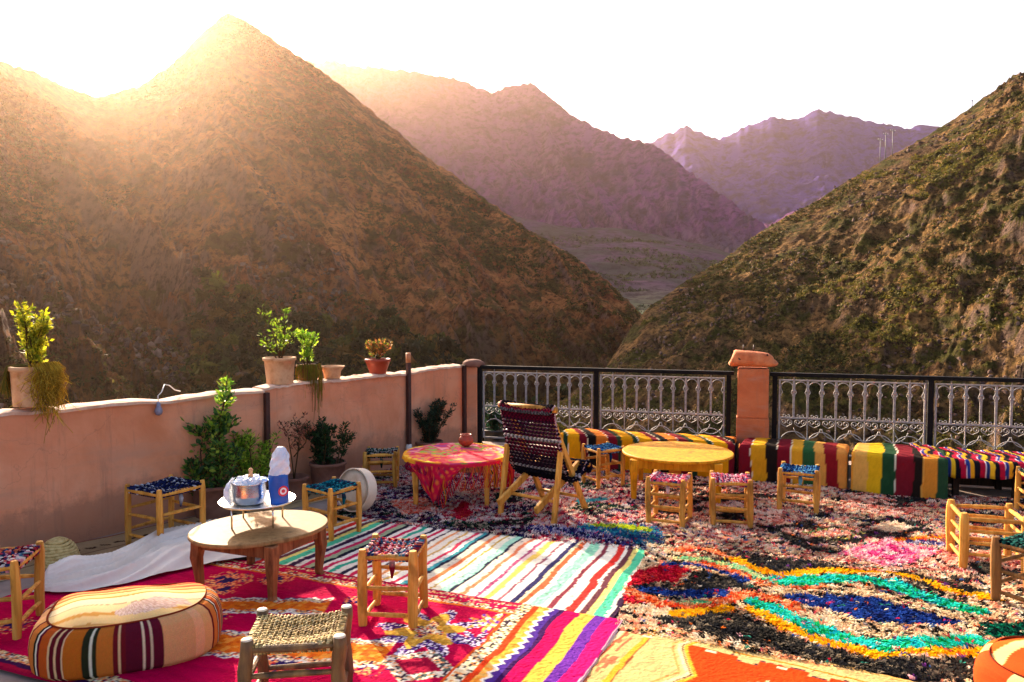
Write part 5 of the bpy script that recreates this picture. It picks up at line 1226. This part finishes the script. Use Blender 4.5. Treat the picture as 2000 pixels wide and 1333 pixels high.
# dark low table under a small-striped cloth at the right edge
a = gp(1862, 976); b = a + Vector((rdv.x, rdv.y, 0)) * 1.6
t = thing('low_bench', 'dark open wooden bench at the right edge under a small-striped cloth', 'bench', (a.x, a.y, 0), RANG)
m = MB(); m.box((.8, .30, .315), (1.6, .52, .03)); m.build('seat_board', WOOD_DK, t, bevel=.004)
xl = (rail_at(1986) - rail_at(1862)).length * .93
for x in (.03, xl, 1.55):
    for y in (.07, .53): m = MB(); m.box((x, y, .15), (.05, .05, .30)); m.build('leg', WOOD_DK, t, bevel=.004)
m = MB(); m.box((.8, .05, .285), (1.5, .02, .03)); m.build('apron', WOOD_DK, t)
m = MB(); m.box((.8, .55, .15), (1.56, .02, .26)); m.build('back_board', WOOD_DK, t)
nx = 220; prof = [(lerp(.60, .03, i / 12), .338) for i in range(13)] + [(.01, .332), (-.012, .318), (-.022, .295), (-.026, .26), (-.024, .22), (-.028, .185)]
pr = np.array(prof); L = 1.75; u = np.linspace(-.24, L - .24, nx); s = np.concatenate([[0], np.cumsum(np.hypot(*np.diff(pr, axis=0).T))])
U, S = np.meshgrid(u, s, indexing='ij'); w1 = fbm(U * 6, S * 5, 3, 15); w2 = np.sin(U * 24 + 2 * w1)
Y = np.tile(pr[:, 0], (nx, 1)); Zz = np.tile(pr[:, 1], (nx, 1)); fr3 = np.clip((.335 - Zz) / .15, 0, 1)
over = np.clip(-U / .08, 0, 1)
Zz = Zz + .03 * over + .012 * w1 + .006 * np.sin(U * 15) + .02 * fr3 * np.sin(U * 5); Y = Y - .022 * fr3 * w2 - .012 * over
st = []; x = 0; cc = []; i = 0; cm = []
while x < 4: c_, w_ = st_d[i % len(st_d)]; x += w_; cm.append(x); cc.append(C3(c_)); i += 1
q = U + 1.0 + .03 * np.sin(S * 14 + 1) * (S < .56) + .012 * w1
K = np.array(cc)[np.searchsorted(np.array(cm), q).clip(0, len(cc) - 1)]
cl = npmesh('striped_cloth', np.stack([U, Y, Zz + .006], -1).reshape(-1, 3), grid_faces(nx, len(prof))[:, ::-1], BLANKET, None, K.reshape(-1, 3), smooth=True)
cl.location = (a.x, a.y, 0); cl.rotation_euler = (0, 0, RANG); tag(cl, 'rumpled cloth with small red, blue and yellow stripes over the dark bench', 'cloth')
sm = cl.modifiers.new('thickness', 'SOLIDIFY'); sm.thickness = .004
stool('pale stool of which one leg shows at the right edge below the striped cloth', 2036, 1012, .27, .37, -.3, 'green', 14)

# ================================================================== POUFFES
def pouffe(label, c, sx, sy, h, rz, side, top, seed, patch=False):
    t = thing('pouffe', label, 'pouffe', (c.x, c.y, 0.02), rz); NA = 480; vs = []; K = []; rr = random.Random(seed)
    prof = [(.80, .0), (.92, .03), (.985, .12), (1.0, .3), (1.0, .5), (.985, .68), (.95, .82), (.89, .90), (.82, .94)]
    def sup(a, ex=3.0): 
        c_, s_ = abs(math.cos(a)), abs(math.sin(a)); return (c_ ** ex + s_ ** ex) ** (-1 / ex)
    sw = np.cumsum([w for _, w in side]); tot = sw[-1]
    for i, (r, z) in enumerate([(lerp(prof[k][0], prof[k + 1][0], q / 4), lerp(prof[k][1], prof[k + 1][1], q / 4)) for k in range(8) for q in range(4)] + [prof[-1]]):
        for j in range(NA):
            a = 2 * PI * j / NA; rr_ = r * sup(a); w = 1 + .012 * math.sin(a * 9 + 1) * math.sin(z * 3.1) + .02 * math.sin(a * 3 + seed)
            x, y = rr_ * w * math.cos(a) * sx, rr_ * w * math.sin(a) * sy; vs.append((x, y, z * h * (1 + .05 * math.sin(a * 2 + seed))))
            q = (j / NA * tot * 3 + .18) % tot; c_ = rgb(side[int(np.searchsorted(sw, q, side='right')) % len(side)][0])
            K.append(tuple(v * rr.uniform(.92, 1.04) for v in c_[:3]) + (1,))
    n = len(vs) // NA; m = MB(); m.add(vs, [(i * NA + j, i * NA + (j + 1) % NA, (i + 1) * NA + (j + 1) % NA, (i + 1) * NA + j) for i in range(n - 1) for j in range(NA)] + [tuple(range(NA - 1, -1, -1))], K, smooth=True)
    m.build('side_cover', BLANKET, t)
    # top panel
    m = MB(); vs = []; K = []; tw = np.cumsum([w for _, w in top]); NR = 26
    for i in range(NR + 1):
        r = .825 * i / NR
        for j in range(NA):
            a = 2 * PI * j / NA; rr_ = r * sup(a, 2.6 + .4 * i / NR); w = 1 + .02 * math.sin(a * 3 + seed)
            x, y = rr_ * w * math.cos(a) * sx, rr_ * w * math.sin(a) * sy
            z = h * (.94 + .17 * (1 - (i / NR) ** 2.2)) * (1 + .05 * math.sin(a * 2 + seed) * (i / NR)) + .006 * math.sin(x * 22 + y * 9)
            vs.append((x, y, z)); q = (y / sy + 1) / 2 * tw[-1] + .018 * math.sin(x * 7) + .006 * math.sin(x * 31 + y * 10)
            c_ = rgb(top[int(np.searchsorted(tw, q, side='right').clip(0, len(top) - 1))][0])
            if patch and ((x / sx - .30) / .38) ** 2 + ((y / sy + .50 - .1 * x / sx) / .17) ** 2 < 1 + .3 * math.sin(x * 60) * math.sin(y * 50): c_ = rgb(rr.choice(['#c8a898', '#d8bcae', '#b89484']))
            K.append(tuple(v * rr.uniform(.93, 1.03) for v in c_[:3]) + (1,))
    m.add(vs, [(i * NA + j, i * NA + (j + 1) % NA, (i + 1) * NA + (j + 1) % NA, (i + 1) * NA + j) for i in range(NR) for j in range(NA)], K, smooth=True); m.build('top_panel', BLANKET, t)
    m = MB(); pts = []
    for j in range(NA + 1):
        a = 2 * PI * j / NA; rr_ = .825 * sup(a) * (1 + .02 * math.sin(a * 3 + seed)); pts.append((rr_ * math.cos(a) * sx, rr_ * math.sin(a) * sy, h * .943 * (1 + .05 * math.sin(a * 2 + seed))))
    m.tube(pts, .0045, 5, rgb('#8c3a24'), cap=False); m.build('piping', RAG, t)
    return t
side = [('#b8501c', .07), ('#d8b080', .012), ('#5c1420', .035), ('#d8b080', .012), ('#5c1420', .03), ('#e0bc90', .012), ('#b8601c', .10), ('#2a2c1c', .035), ('#d8d0b8', .018), ('#2a2c1c', .02), ('#c06c2a', .10), ('#6c1820', .03), ('#d8b080', .014), ('#6c1820', .03), ('#5c1428', .10), ('#d8c0a0', .02), ('#5c1428', .03), ('#c8b090', .014), ('#5c1428', .06), ('#d89c68', .20), ('#e8a878', .06), ('#e0a468', .08), ('#6c1820', .022), ('#cc7434', .08), ('#28281c', .02), ('#e8d8c0', .012), ('#5c1428', .03)]
top = [('#c8683c', .10), ('#f0dca8', .16), ('#e8b85c', .07), ('#f2e2b4', .18), ('#c8aa90', .012), ('#f4e8c8', .17), ('#e8a048', .05), ('#e04a28', .03), ('#f0c088', .06), ('#e0582c', .06), ('#f0a868', .05), ('#d83c20', .06), ('#e8a070', .05)]
top = [('#d8a468', .10), ('#c08a48', .03), ('#dcb87c', .10), ('#c88c40', .05), ('#dcc48c', .12), ('#a88860', .012), ('#e0cca0', .12), ('#d08a3c', .03), ('#dcb878', .07), ('#d06a2c', .04), ('#d89858', .05), ('#c8441c', .07), ('#d88044', .07), ('#c02c14', .08), ('#d87838', .08), ('#b82812', .14)]
pouffe('big striped orange, cream and maroon pouffe at the near left', gp(256, 1280), .405, .29, .255, R(19), side, top, 2, True)
side2 = [('#f0581c', .10), ('#f2c070', .06), ('#e8481c', .12), ('#f4d090', .04)]
pouffe('orange and yellow striped cushion poking in at the right bottom corner', gp(2072, 1380), .30, .30, .17, R(40), side2, [('#ee5a1c', .1), ('#f4c060', .07), ('#ee5a1c', .12), ('#f2a048', .05), ('#ea4c18', .12), ('#f4cc80', .06), ('#ee5a1c', .1)], 4)

# ================================================================== SHEET, STRAW LID, DRUM
far = [(78, 1155), (120, 1140), (160, 1122), (215, 1112), (250, 1092), (300, 1062), (350, 1050), (400, 1038), (470, 1030), (540, 1032)]
near = [(60, 1168), (100, 1172), (165, 1168), (230, 1158), (290, 1142), (340, 1128), (400, 1115), (440, 1108), (500, 1100), (560, 1085)]
NU, NV = 240, 70; fa = np.array([gp(*p)[:2] for p in far]); ne = np.array([gp(*p)[:2] for p in near]); tt = np.linspace(0, 9, NU)
FA = np.stack([np.interp(tt, range(10), fa[:, k]) for k in (0, 1)], -1); NE = np.stack([np.interp(tt, range(10), ne[:, k]) for k in (0, 1)], -1)
v = np.linspace(0, 1, NV); Pxy = FA[:, None] * (1 - v)[None, :, None] + NE[:, None] * v[None, :, None]
U, Vv = np.meshgrid(np.linspace(0, 1, NU), v, indexing='ij')
fold = ridged(U * .9 + 2, Vv * 3.4 + U * 2.2, 2, 201); f2 = ridged(U * 1.6 + Vv * .6, Vv * 7 + U * 5, 2, 205)
peak = np.exp(-((U - .17) / .07) ** 2 - ((Vv - .25) / .3) ** 2)
H = (.010 + .085 * fold + .070 * f2 + .045 * np.exp(-((Vv - .30) / .24) ** 2) * (.45 + U * .6) + .05 * peak) * np.sin(PI * np.clip(Vv * .96 + .02, 0, 1)) ** .6 * np.clip(np.minimum(U, 1 - U) * 14, .05, 1)
sh = npmesh('white_sheet', np.concatenate([Pxy, (H + .032)[..., None]], -1).reshape(-1, 3), grid_faces(NU, NV)[:, ::-1], SHEET, smooth=True)
tag(sh, 'crumpled white cotton sheet lying between pink wall and oval table', 'sheet')
q = gp(113, 1100)
t = thing('straw_lid', 'domed plaited straw basket lid on the floor behind the white sheet', 'basket lid', q)
for i in range(9):
    f = i / 9; r = .118 * math.sqrt(1 - f ** 1.7) + .004; z = .012 + .15 * f
    m = MB(); m.tube([(r * math.cos(a), r * math.sin(a), z + .003 * math.sin(a * 3 + i)) for a in [2 * PI * k / 40 for k in range(41)]], .0115, 7, cap=False); m.build('straw_coil', STRAW, t)
m = MB(); m.lathe([(.11, 0), (.10, .05), (.075, .105), (.04, .14), (.01, .155)], (0, 0, .01), 24); m.build('inner_dome', STRAW, t)

q = gp(697, 1005); Rd = .172
nrm = Vector((math.sin(R(-32)), -math.cos(R(-32)), .20)).normalized()
t = thing('frame_drum', 'round white frame drum propped upright behind the turquoise stool', 'drum', (q.x, q.y, .03 + Rd * .98))
m = MB(); m.lathe([(Rd, -.05), (Rd + .002, -.045), (Rd + .002, .045), (Rd, .05), (Rd - .008, .05), (Rd - .008, -.045)], (0, 0, 0), 48, axis=nrm, smooth=False, closed=False); m.build('shell', DRUM_RIM, t, bevel=.002)
m = MB(); m.lathe([(Rd - .004, .044), (Rd * .5, .046), (.002, .047)], (0, 0, 0), 48, axis=nrm); m.build('skin', SKIN_DRUM, t)
# ================================================================== POTS AND PLANTS
def pot(m, r, h, taper=.78, rim=.012, rimh=.03, n=28):
    k = r * taper
    m.lathe([(k, 0), (k * 1.01, .004), (lerp(k, r - rim, .5), h * .45), (r - rim, h - rimh), (r, h - rimh + .004), (r, h - .003), (r - .004, h), (r - .018, h), (r - .022, h - .05)], (0, 0, 0), n, wob=.006)
GR_Y = ['#b8b420', '#ccc430', '#8c981c', '#a8a01c', '#d4cc40', '#6c801c']
GR_L = ['#86ac2c', '#a4c034', '#649426', '#bccc44', '#709428']
GR_D = ['#1f3a1c', '#2a4a22', '#17301a', '#36552a', '#243f24']
GR_M = ['#3f6a30', '#5c8434', '#2f5424', '#7a9c38', '#38602c', '#94ac3c']
GR_R = ['#7c5a2c', '#a8663a', '#6c7c2c', '#c07040', '#54602c', '#b88a3c']
def leafpart(name, parent, pts, size, cols, seed, aspect=2.4, up=.3, bend=.25, outward=None):
    """pts: list of (position, direction) leaf seats"""
    r = np.random.default_rng(seed); P = np.array([p for p, _ in pts], float); D = np.array([d for _, d in pts], float); n = len(P)
    D = D + r.normal(0, .45, (n, 3)) + np.array([0, 0, up]); D /= np.linalg.norm(D, axis=1, keepdims=True) + 1e-9
    S = np.cross(D, r.normal(0, 1, (n, 3))); S /= np.linalg.norm(S, axis=1, keepdims=True) + 1e-9
    N = np.cross(S, D); L = (size * r.uniform(.6, 1.3, n))[:, None]; w = L / aspect / 2
    V = np.stack([P, P + D * L * .45 + S * w + N * bend * L * .12, P + D * L * .5 - N * L * bend * .05, P + D * L * .45 - S * w + N * bend * L * .12, P + D * L - N * L * bend * .3], 1)
    F = np.array([(0, 1, 2), (0, 2, 3), (1, 4, 2), (2, 4, 3)])[None] + (np.arange(n) * 5)[:, None, None]
    K = np.array([C3(c) for c in cols])[r.integers(0, len(cols), n)] * r.uniform(.8, 1.2, (n, 1))
    return tag(npmesh(name, V.reshape(-1, 3), F.reshape(-1, 3), LEAF, parent, np.repeat(K, 5, 0)), None, None, None, 'stuff')
def shrub(parent, stems, size, cols, seed, per=60, spread=.035, aspect=2.4, start=.25, z0=0, wood='#5a4630', rad=.006, twigs=4):
    """stems: list of polylines (x, y, z) in the thing's frame; leaves stand round each and on side twigs"""
    rr = random.Random(seed); m = MB(); seats = []
    for st in stems:
        pts = [Vector(p) for p in st]
        m.tube(pts, [rad * (1 - .6 * i / (len(pts) - 1)) for i in range(len(pts))], 6, rgb(wood))
        for k in range(per):
            f = lerp(start, 1, math.sqrt(rr.random())) * (len(pts) - 1); i = min(int(f), len(pts) - 2); p = pts[i].lerp(pts[i + 1], f - i)
            a = rr.uniform(0, 2 * PI); d = Vector((math.cos(a), math.sin(a), rr.uniform(0, .6)))
            fade = 1 - .5 * (f / (len(pts) - 1))
            seats.append((p + d * rr.uniform(.2, 1) * spread * fade, d))
        for k in range(twigs):
            f = rr.uniform(start, .9) * (len(pts) - 1); i = min(int(f), len(pts) - 2); p = pts[i].lerp(pts[i + 1], f - i); a = rr.uniform(0, 2 * PI)
            d = Vector((math.cos(a), math.sin(a), rr.uniform(.5, 1.2))).normalized() * spread * rr.uniform(1.2, 2.4); m.tube([p, p + d * .6, p + d], [rad * .5, rad * .35, rad * .2], 4, rgb(wood))
            for q in range(per // 5): f2 = rr.uniform(.3, 1.05); seats.append((p + d * f2 + Vector([rr.gauss(0, spread * .25) for _ in range(3)]), d.normalized() + Vector([rr.gauss(0, .5) for _ in range(3)])))
    m.build('stem', RAG, parent)
    return leafpart('foliage', parent, seats, size, cols, seed, aspect)
def potted(label, p, rz, r, h, mat, taper=.78, name='potted_plant', cat='potted plant', rim=.012):
    t = thing(name, label, cat, p, rz); m = MB(); pot(m, r, h, taper, rim); m.build('pot', mat, t)
    m = MB(); m.lathe([(r - .02, h - .045), (r * .5, h - .03), (.005, h - .025)], (0, 0, 0), 20, wob=.02); m.build('soil', SOIL, t); return t
def onwall(px, z=.985, off=.08):
    q = wall_at(px, off); return Vector((q.x, q.y, z))
def stemset(n, h, lean, seed, base=.02, curve=.05, hv=.25):
    rr = random.Random(seed); out = []
    for i in range(n):
        a = rr.uniform(0, 2 * PI); b = rr.uniform(0, base); l = rr.uniform(.2, 1) * lean; hh = h * rr.uniform(1 - hv, 1); a2 = a + rr.uniform(-.6, .6)
        out.append([(b * math.cos(a) + l * math.cos(a2) * f ** 1.4 + curve * .3 * math.sin(f * 5 + i), b * math.sin(a) + l * math.sin(a2) * f ** 1.4, hh * f) for f in [k / 7 for k in range(8)]])
    return out
def lift(st, z): return [[(x, y, q + z) for x, y, q in s] for s in st]
# big planter, far left, with dry trailing grass
p = onwall(66, .998); t = potted('big weathered clay planter with a yellow-green bush and dry trailing grass', p, 0, .155, .27, TERRA_P, .84)
shrub(t, lift(stemset(11, .46, .10, 3, hv=.45), .24), .032, GR_Y, 3, 70, .030, 1.9, .10, twigs=6)
rr = random.Random(8); m = MB()
for i in range(420):
    a = rr.gauss(-.42, .30); L = abs(rr.gauss(.06, .075)); x0 = .15 * math.cos(a); y0 = .15 * math.sin(a); k = rr.uniform(0, .03)
    if a > .5 or a < -1.25: continue
    m.tube([(x0 * .7, y0 * .7, .262), (x0 * 1.0, y0 * 1.0, .278 + rr.uniform(0, .025)), (x0 * 1.12 + k, y0 * 1.12, .25), (x0 * 1.10 + rr.gauss(0, .03), y0 * 1.12 + rr.gauss(0, .03), .23 - L * .6), (x0 * 1.05 + rr.gauss(0, .04), y0 * 1.14 + rr.gauss(0, .03), .21 - L * 1.0), (x0 * 1.05 + rr.gauss(0, .05), y0 * 1.14 + rr.gauss(0, .03), .18 - L * 1.5)], .0017, 3, rgb(rr.choice(['#d0a83c', '#a8842c', '#e0c04c', '#8c702c', '#c8a030'])), cap=False, smooth=False)
for i in range(260):
    a = rr.gauss(3.0, .45); L = rr.uniform(.05, .2); x0 = .15 * math.cos(a); y0 = .15 * math.sin(a)
    m.tube([(x0 * .8, y0 * .8, .262), (x0 * 1.05, y0 * 1.05, .275), (x0 * 1.18, y0 * 1.1, .25 - L * .3), (x0 * 1.2, y0 * 1.1 + rr.gauss(0, .03), .25 - L)], .0018, 3, rgb(rr.choice(['#8c7030', '#4a5224', '#6c6a2c'])), cap=False, smooth=False)
tag(m.build('trailing_grass', RAG, t), None, None, None, 'stuff')
p = onwall(546, .982); t = potted('pale clay pot holding a tall sparse leafy plant on the wall', p, 0, .145, .235, TERRA_P, .78)
shrub(t, lift([[(0, 0, 0), (-.03, 0, .15), (-.07, 0, .3), (-.16, 0, .46)], [(.02, 0, 0), (.04, .01, .2), (.06, 0, .44)], [(0, 0, 0), (.01, .02, .2), (-.02, 0, .36)], [(-.02, 0, 0), (-.09, 0, .12), (-.15, 0, .2)], [(0, 0, 0), (.08, 0, .14), (.13, 0, .24)], [(0, 0, 0), (.0, 0, .12), (.03, -.02, .22)]], .21), .038, ['#7c9a24', '#94ac30', '#5c7c20', '#a8b83c', '#6c8a26'], 6, 26, .045, 1.8, .2)
p = onwall(601, .982); t = potted('small brown clay pot with a light green bush beside the pale pot', p, 0, .105, .15, TERRA_B, .8)
shrub(t, lift(stemset(6, .36, .09, 9), .12), .034, GR_L, 9, 50, .032, 1.9, .15)
rr = random.Random(18); m = MB()
for i in range(180):
    a = rr.uniform(-2.4, .5); x0 = .1 * math.cos(a); y0 = .1 * math.sin(a); L = abs(rr.gauss(.12, .06)) * (2 if a > -.9 else 1)
    m.tube([(x0 * .8, y0 * .8, .145), (x0 * 1.1, y0 * 1.1, .16), (x0 * 1.25, y0 * 1.25, .12), (x0 * 1.2 + rr.gauss(0, .015), y0 * 1.25, .14 - L)], .0018, 3, rgb(rr.choice(['#a88a3a', '#8c7030', '#7a8a2c'])), cap=False, smooth=False)
tag(m.build('trailing_grass', RAG, t), None, None, None, 'stuff')
p = onwall(648, .984)
t = thing('clay_dish', 'shallow empty clay dish on the wall between the pots', 'dish', p)
m = MB(); m.lathe([(.07, 0), (.075, .005), (.085, .07), (.118, .11), (.122, .118), (.115, .118), (.08, .08), (.05, .06)], (0, 0, 0), 30, wob=.01); m.build('dish', TERRA_P, t)
p = onwall(738, .988); t = potted('round red clay pot with a rusty leafed plant on the wall', p, 0, .13, .15, TERRA_R, .62, rim=.008)
shrub(t, lift(stemset(7, .22, .15, 12), .12), .035, GR_R, 12, 45, .035, 1.9, .2)
m = MB(); m.tube([(-.10, 0, .14), (-.16, 0, .17), (-.22, .0, .20)], .004, 4, rgb('#8c6a3c')); m.build('twig', RAG, t)

# floor plants
p = gp(418, 1008); sc = .006
t = potted('tall leafy shrub in a dark pot by the wall behind the oval table', p, 0, .17, .26, TERRA_D, .8)
st = [[(.02, 0, 0), (.03, 0, .25), (.06, .0, .55), (.12, .0, .98)], [(-.04, 0, 0), (-.08, 0, .2), (-.10, 0, .42), (-.06, 0, .6)], [(.05, 0, 0), (.12, .0, .22), (.20, 0, .45)], [(.0, .05, 0), (.0, .06, .3), (.04, .04, .55), (.07, 0, .72)], [(-.05, -.04, 0), (-.12, -.04, .16), (-.16, -.05, .34)], [(.05, -.05, 0), (.08, -.06, .25), (.10, -.08, .48)], [(0, 0, 0), (.04, -.03, .4), (.07, 0, .72)]]
shrub(t, lift(st, .1), .05, GR_M, 21, 150, .075, 2.2, .08, rad=.008)
shrub(t, lift([[(.04, 0, .5), (.08, 0, .75), (.13, 0, 1.0)]], .1), .042, GR_L, 22, 120, .045, 2.2, .05)
p = gp(362, 990); t = thing('rose_stem', 'thin bare stem with a tuft of yellow-green leaves by the wall', 'plant', p)
m = MB(); m.lathe([(.05, 0), (.07, .1), (.065, .1), (.01, .09)], (0, 0, 0), 14); m.build('pot', TERRA_D, t)
shrub(t, [[(0, 0, .08), (-.01, 0, .35), (.005, 0, .66)], [(0, 0, .6), (.03, 0, .70), (.10, 0, .80)]], .045, ['#8ca032', '#a8b43a', '#6c8a26'], 24, 36, .05, 1.6, .8, rad=.004)
p = gp(492, 992); t = potted('feathery light green bush in a dark pot beside the tall shrub', p, 0, .13, .2, TERRA_D, .8)
shrub(t, lift(stemset(15, .52, .21, 25, .05), .12), .040, ['#8cb42c', '#a8cc38', '#6c9a24', '#c0d84a', '#5c8a28'], 25, 90, .045, 3.2, .1)
p = gp(575, 975); t = potted('reddish spindly plant in a clay pot behind the blue bottle', p, 0, .125, .2, TERRA_D, .75)
shrub(t, lift([[(0, 0, 0), (.03, 0, .2), (.05, 0, .38), (.0, 0, .55)], [(0, 0, 0), (.04, 0, .25), (.08, 0, .48)], [(0, 0, 0), (-.02, 0, .2), (-.05, 0, .4), (-.11, 0, .5)], [(0, 0, .2), (.1, .02, .32), (.12, 0, .42)]], .17), .032, ['#6a3c34', '#84503c', '#4a3a28', '#a05a48', '#3c4426', '#b06a50'], 27, 34, .05, 2.0, .4)
p = gp(641, 962); t = potted('dense dark green bush in a large brown pot against the wall', p, 0, .165, .28, TERRA_D, .82)
shrub(t, lift(stemset(16, .46, .12, 29, .10, .03, .35), .22), .036, GR_D, 29, 130, .035, 2.6, .05)
p = gp(838, 905); t = potted('dark spreading bush between the two iron poles', p, 0, .15, .24, TERRA_D, .8)
shrub(t, lift(stemset(20, .50, .26, 31, .05, .02, .3), .18), .034, ['#26382a', '#31472f', '#1c2e22', '#3c5236'], 31, 120, .034, 3.2, .05)
p = gp(968, 878); t = potted('small dark bush in a black pot in the corner behind the chair', p, 0, .15, .24, POTDK, .8)
shrub(t, lift(stemset(12, .36, .16, 33, .05, .02, .3), .18), .036, ['#22402a', '#2c4c30', '#1c3424'], 33, 90, .038, 2.4, .05)

# hanging bulb with its cable thrown over the wall
q = wall_at(303) + wn * .035; b = wall_at(335, .08)
t = thing('hanging_bulb', 'small bulb hanging from a white cable over the wall', 'bulb', (q.x, q.y, 0))
zz = CAM_Z - (800 - 592) * q.y / FPX
bx, by = b.x - q.x, b.y - q.y
m = MB(); m.tube([(0, 0, zz + .05), (-.003, 0, zz + .10), (.015 + bx * .1, by * .1, 1.02), (bx * .45, by * .45, 1.07), (bx * .8, by * .8, 1.055), (bx * 1.2, by * 1.2, 1.01), (bx * 1.6, by * 1.6, .99)], .0045, 6); m.build('cable', WHITEP, t)
m = MB(); m.lathe([(.004, .055), (.014, .05), (.016, .02), (.026, -.0), (.030, -.02), (.022, -.042), (.006, -.05)], (0, 0, zz), 14); m.build('bulb', mat_mottled('grey_blue_bulb_glass', [rgb('#6a6a80'), rgb('#8a8aa0')], 20, .15), t)
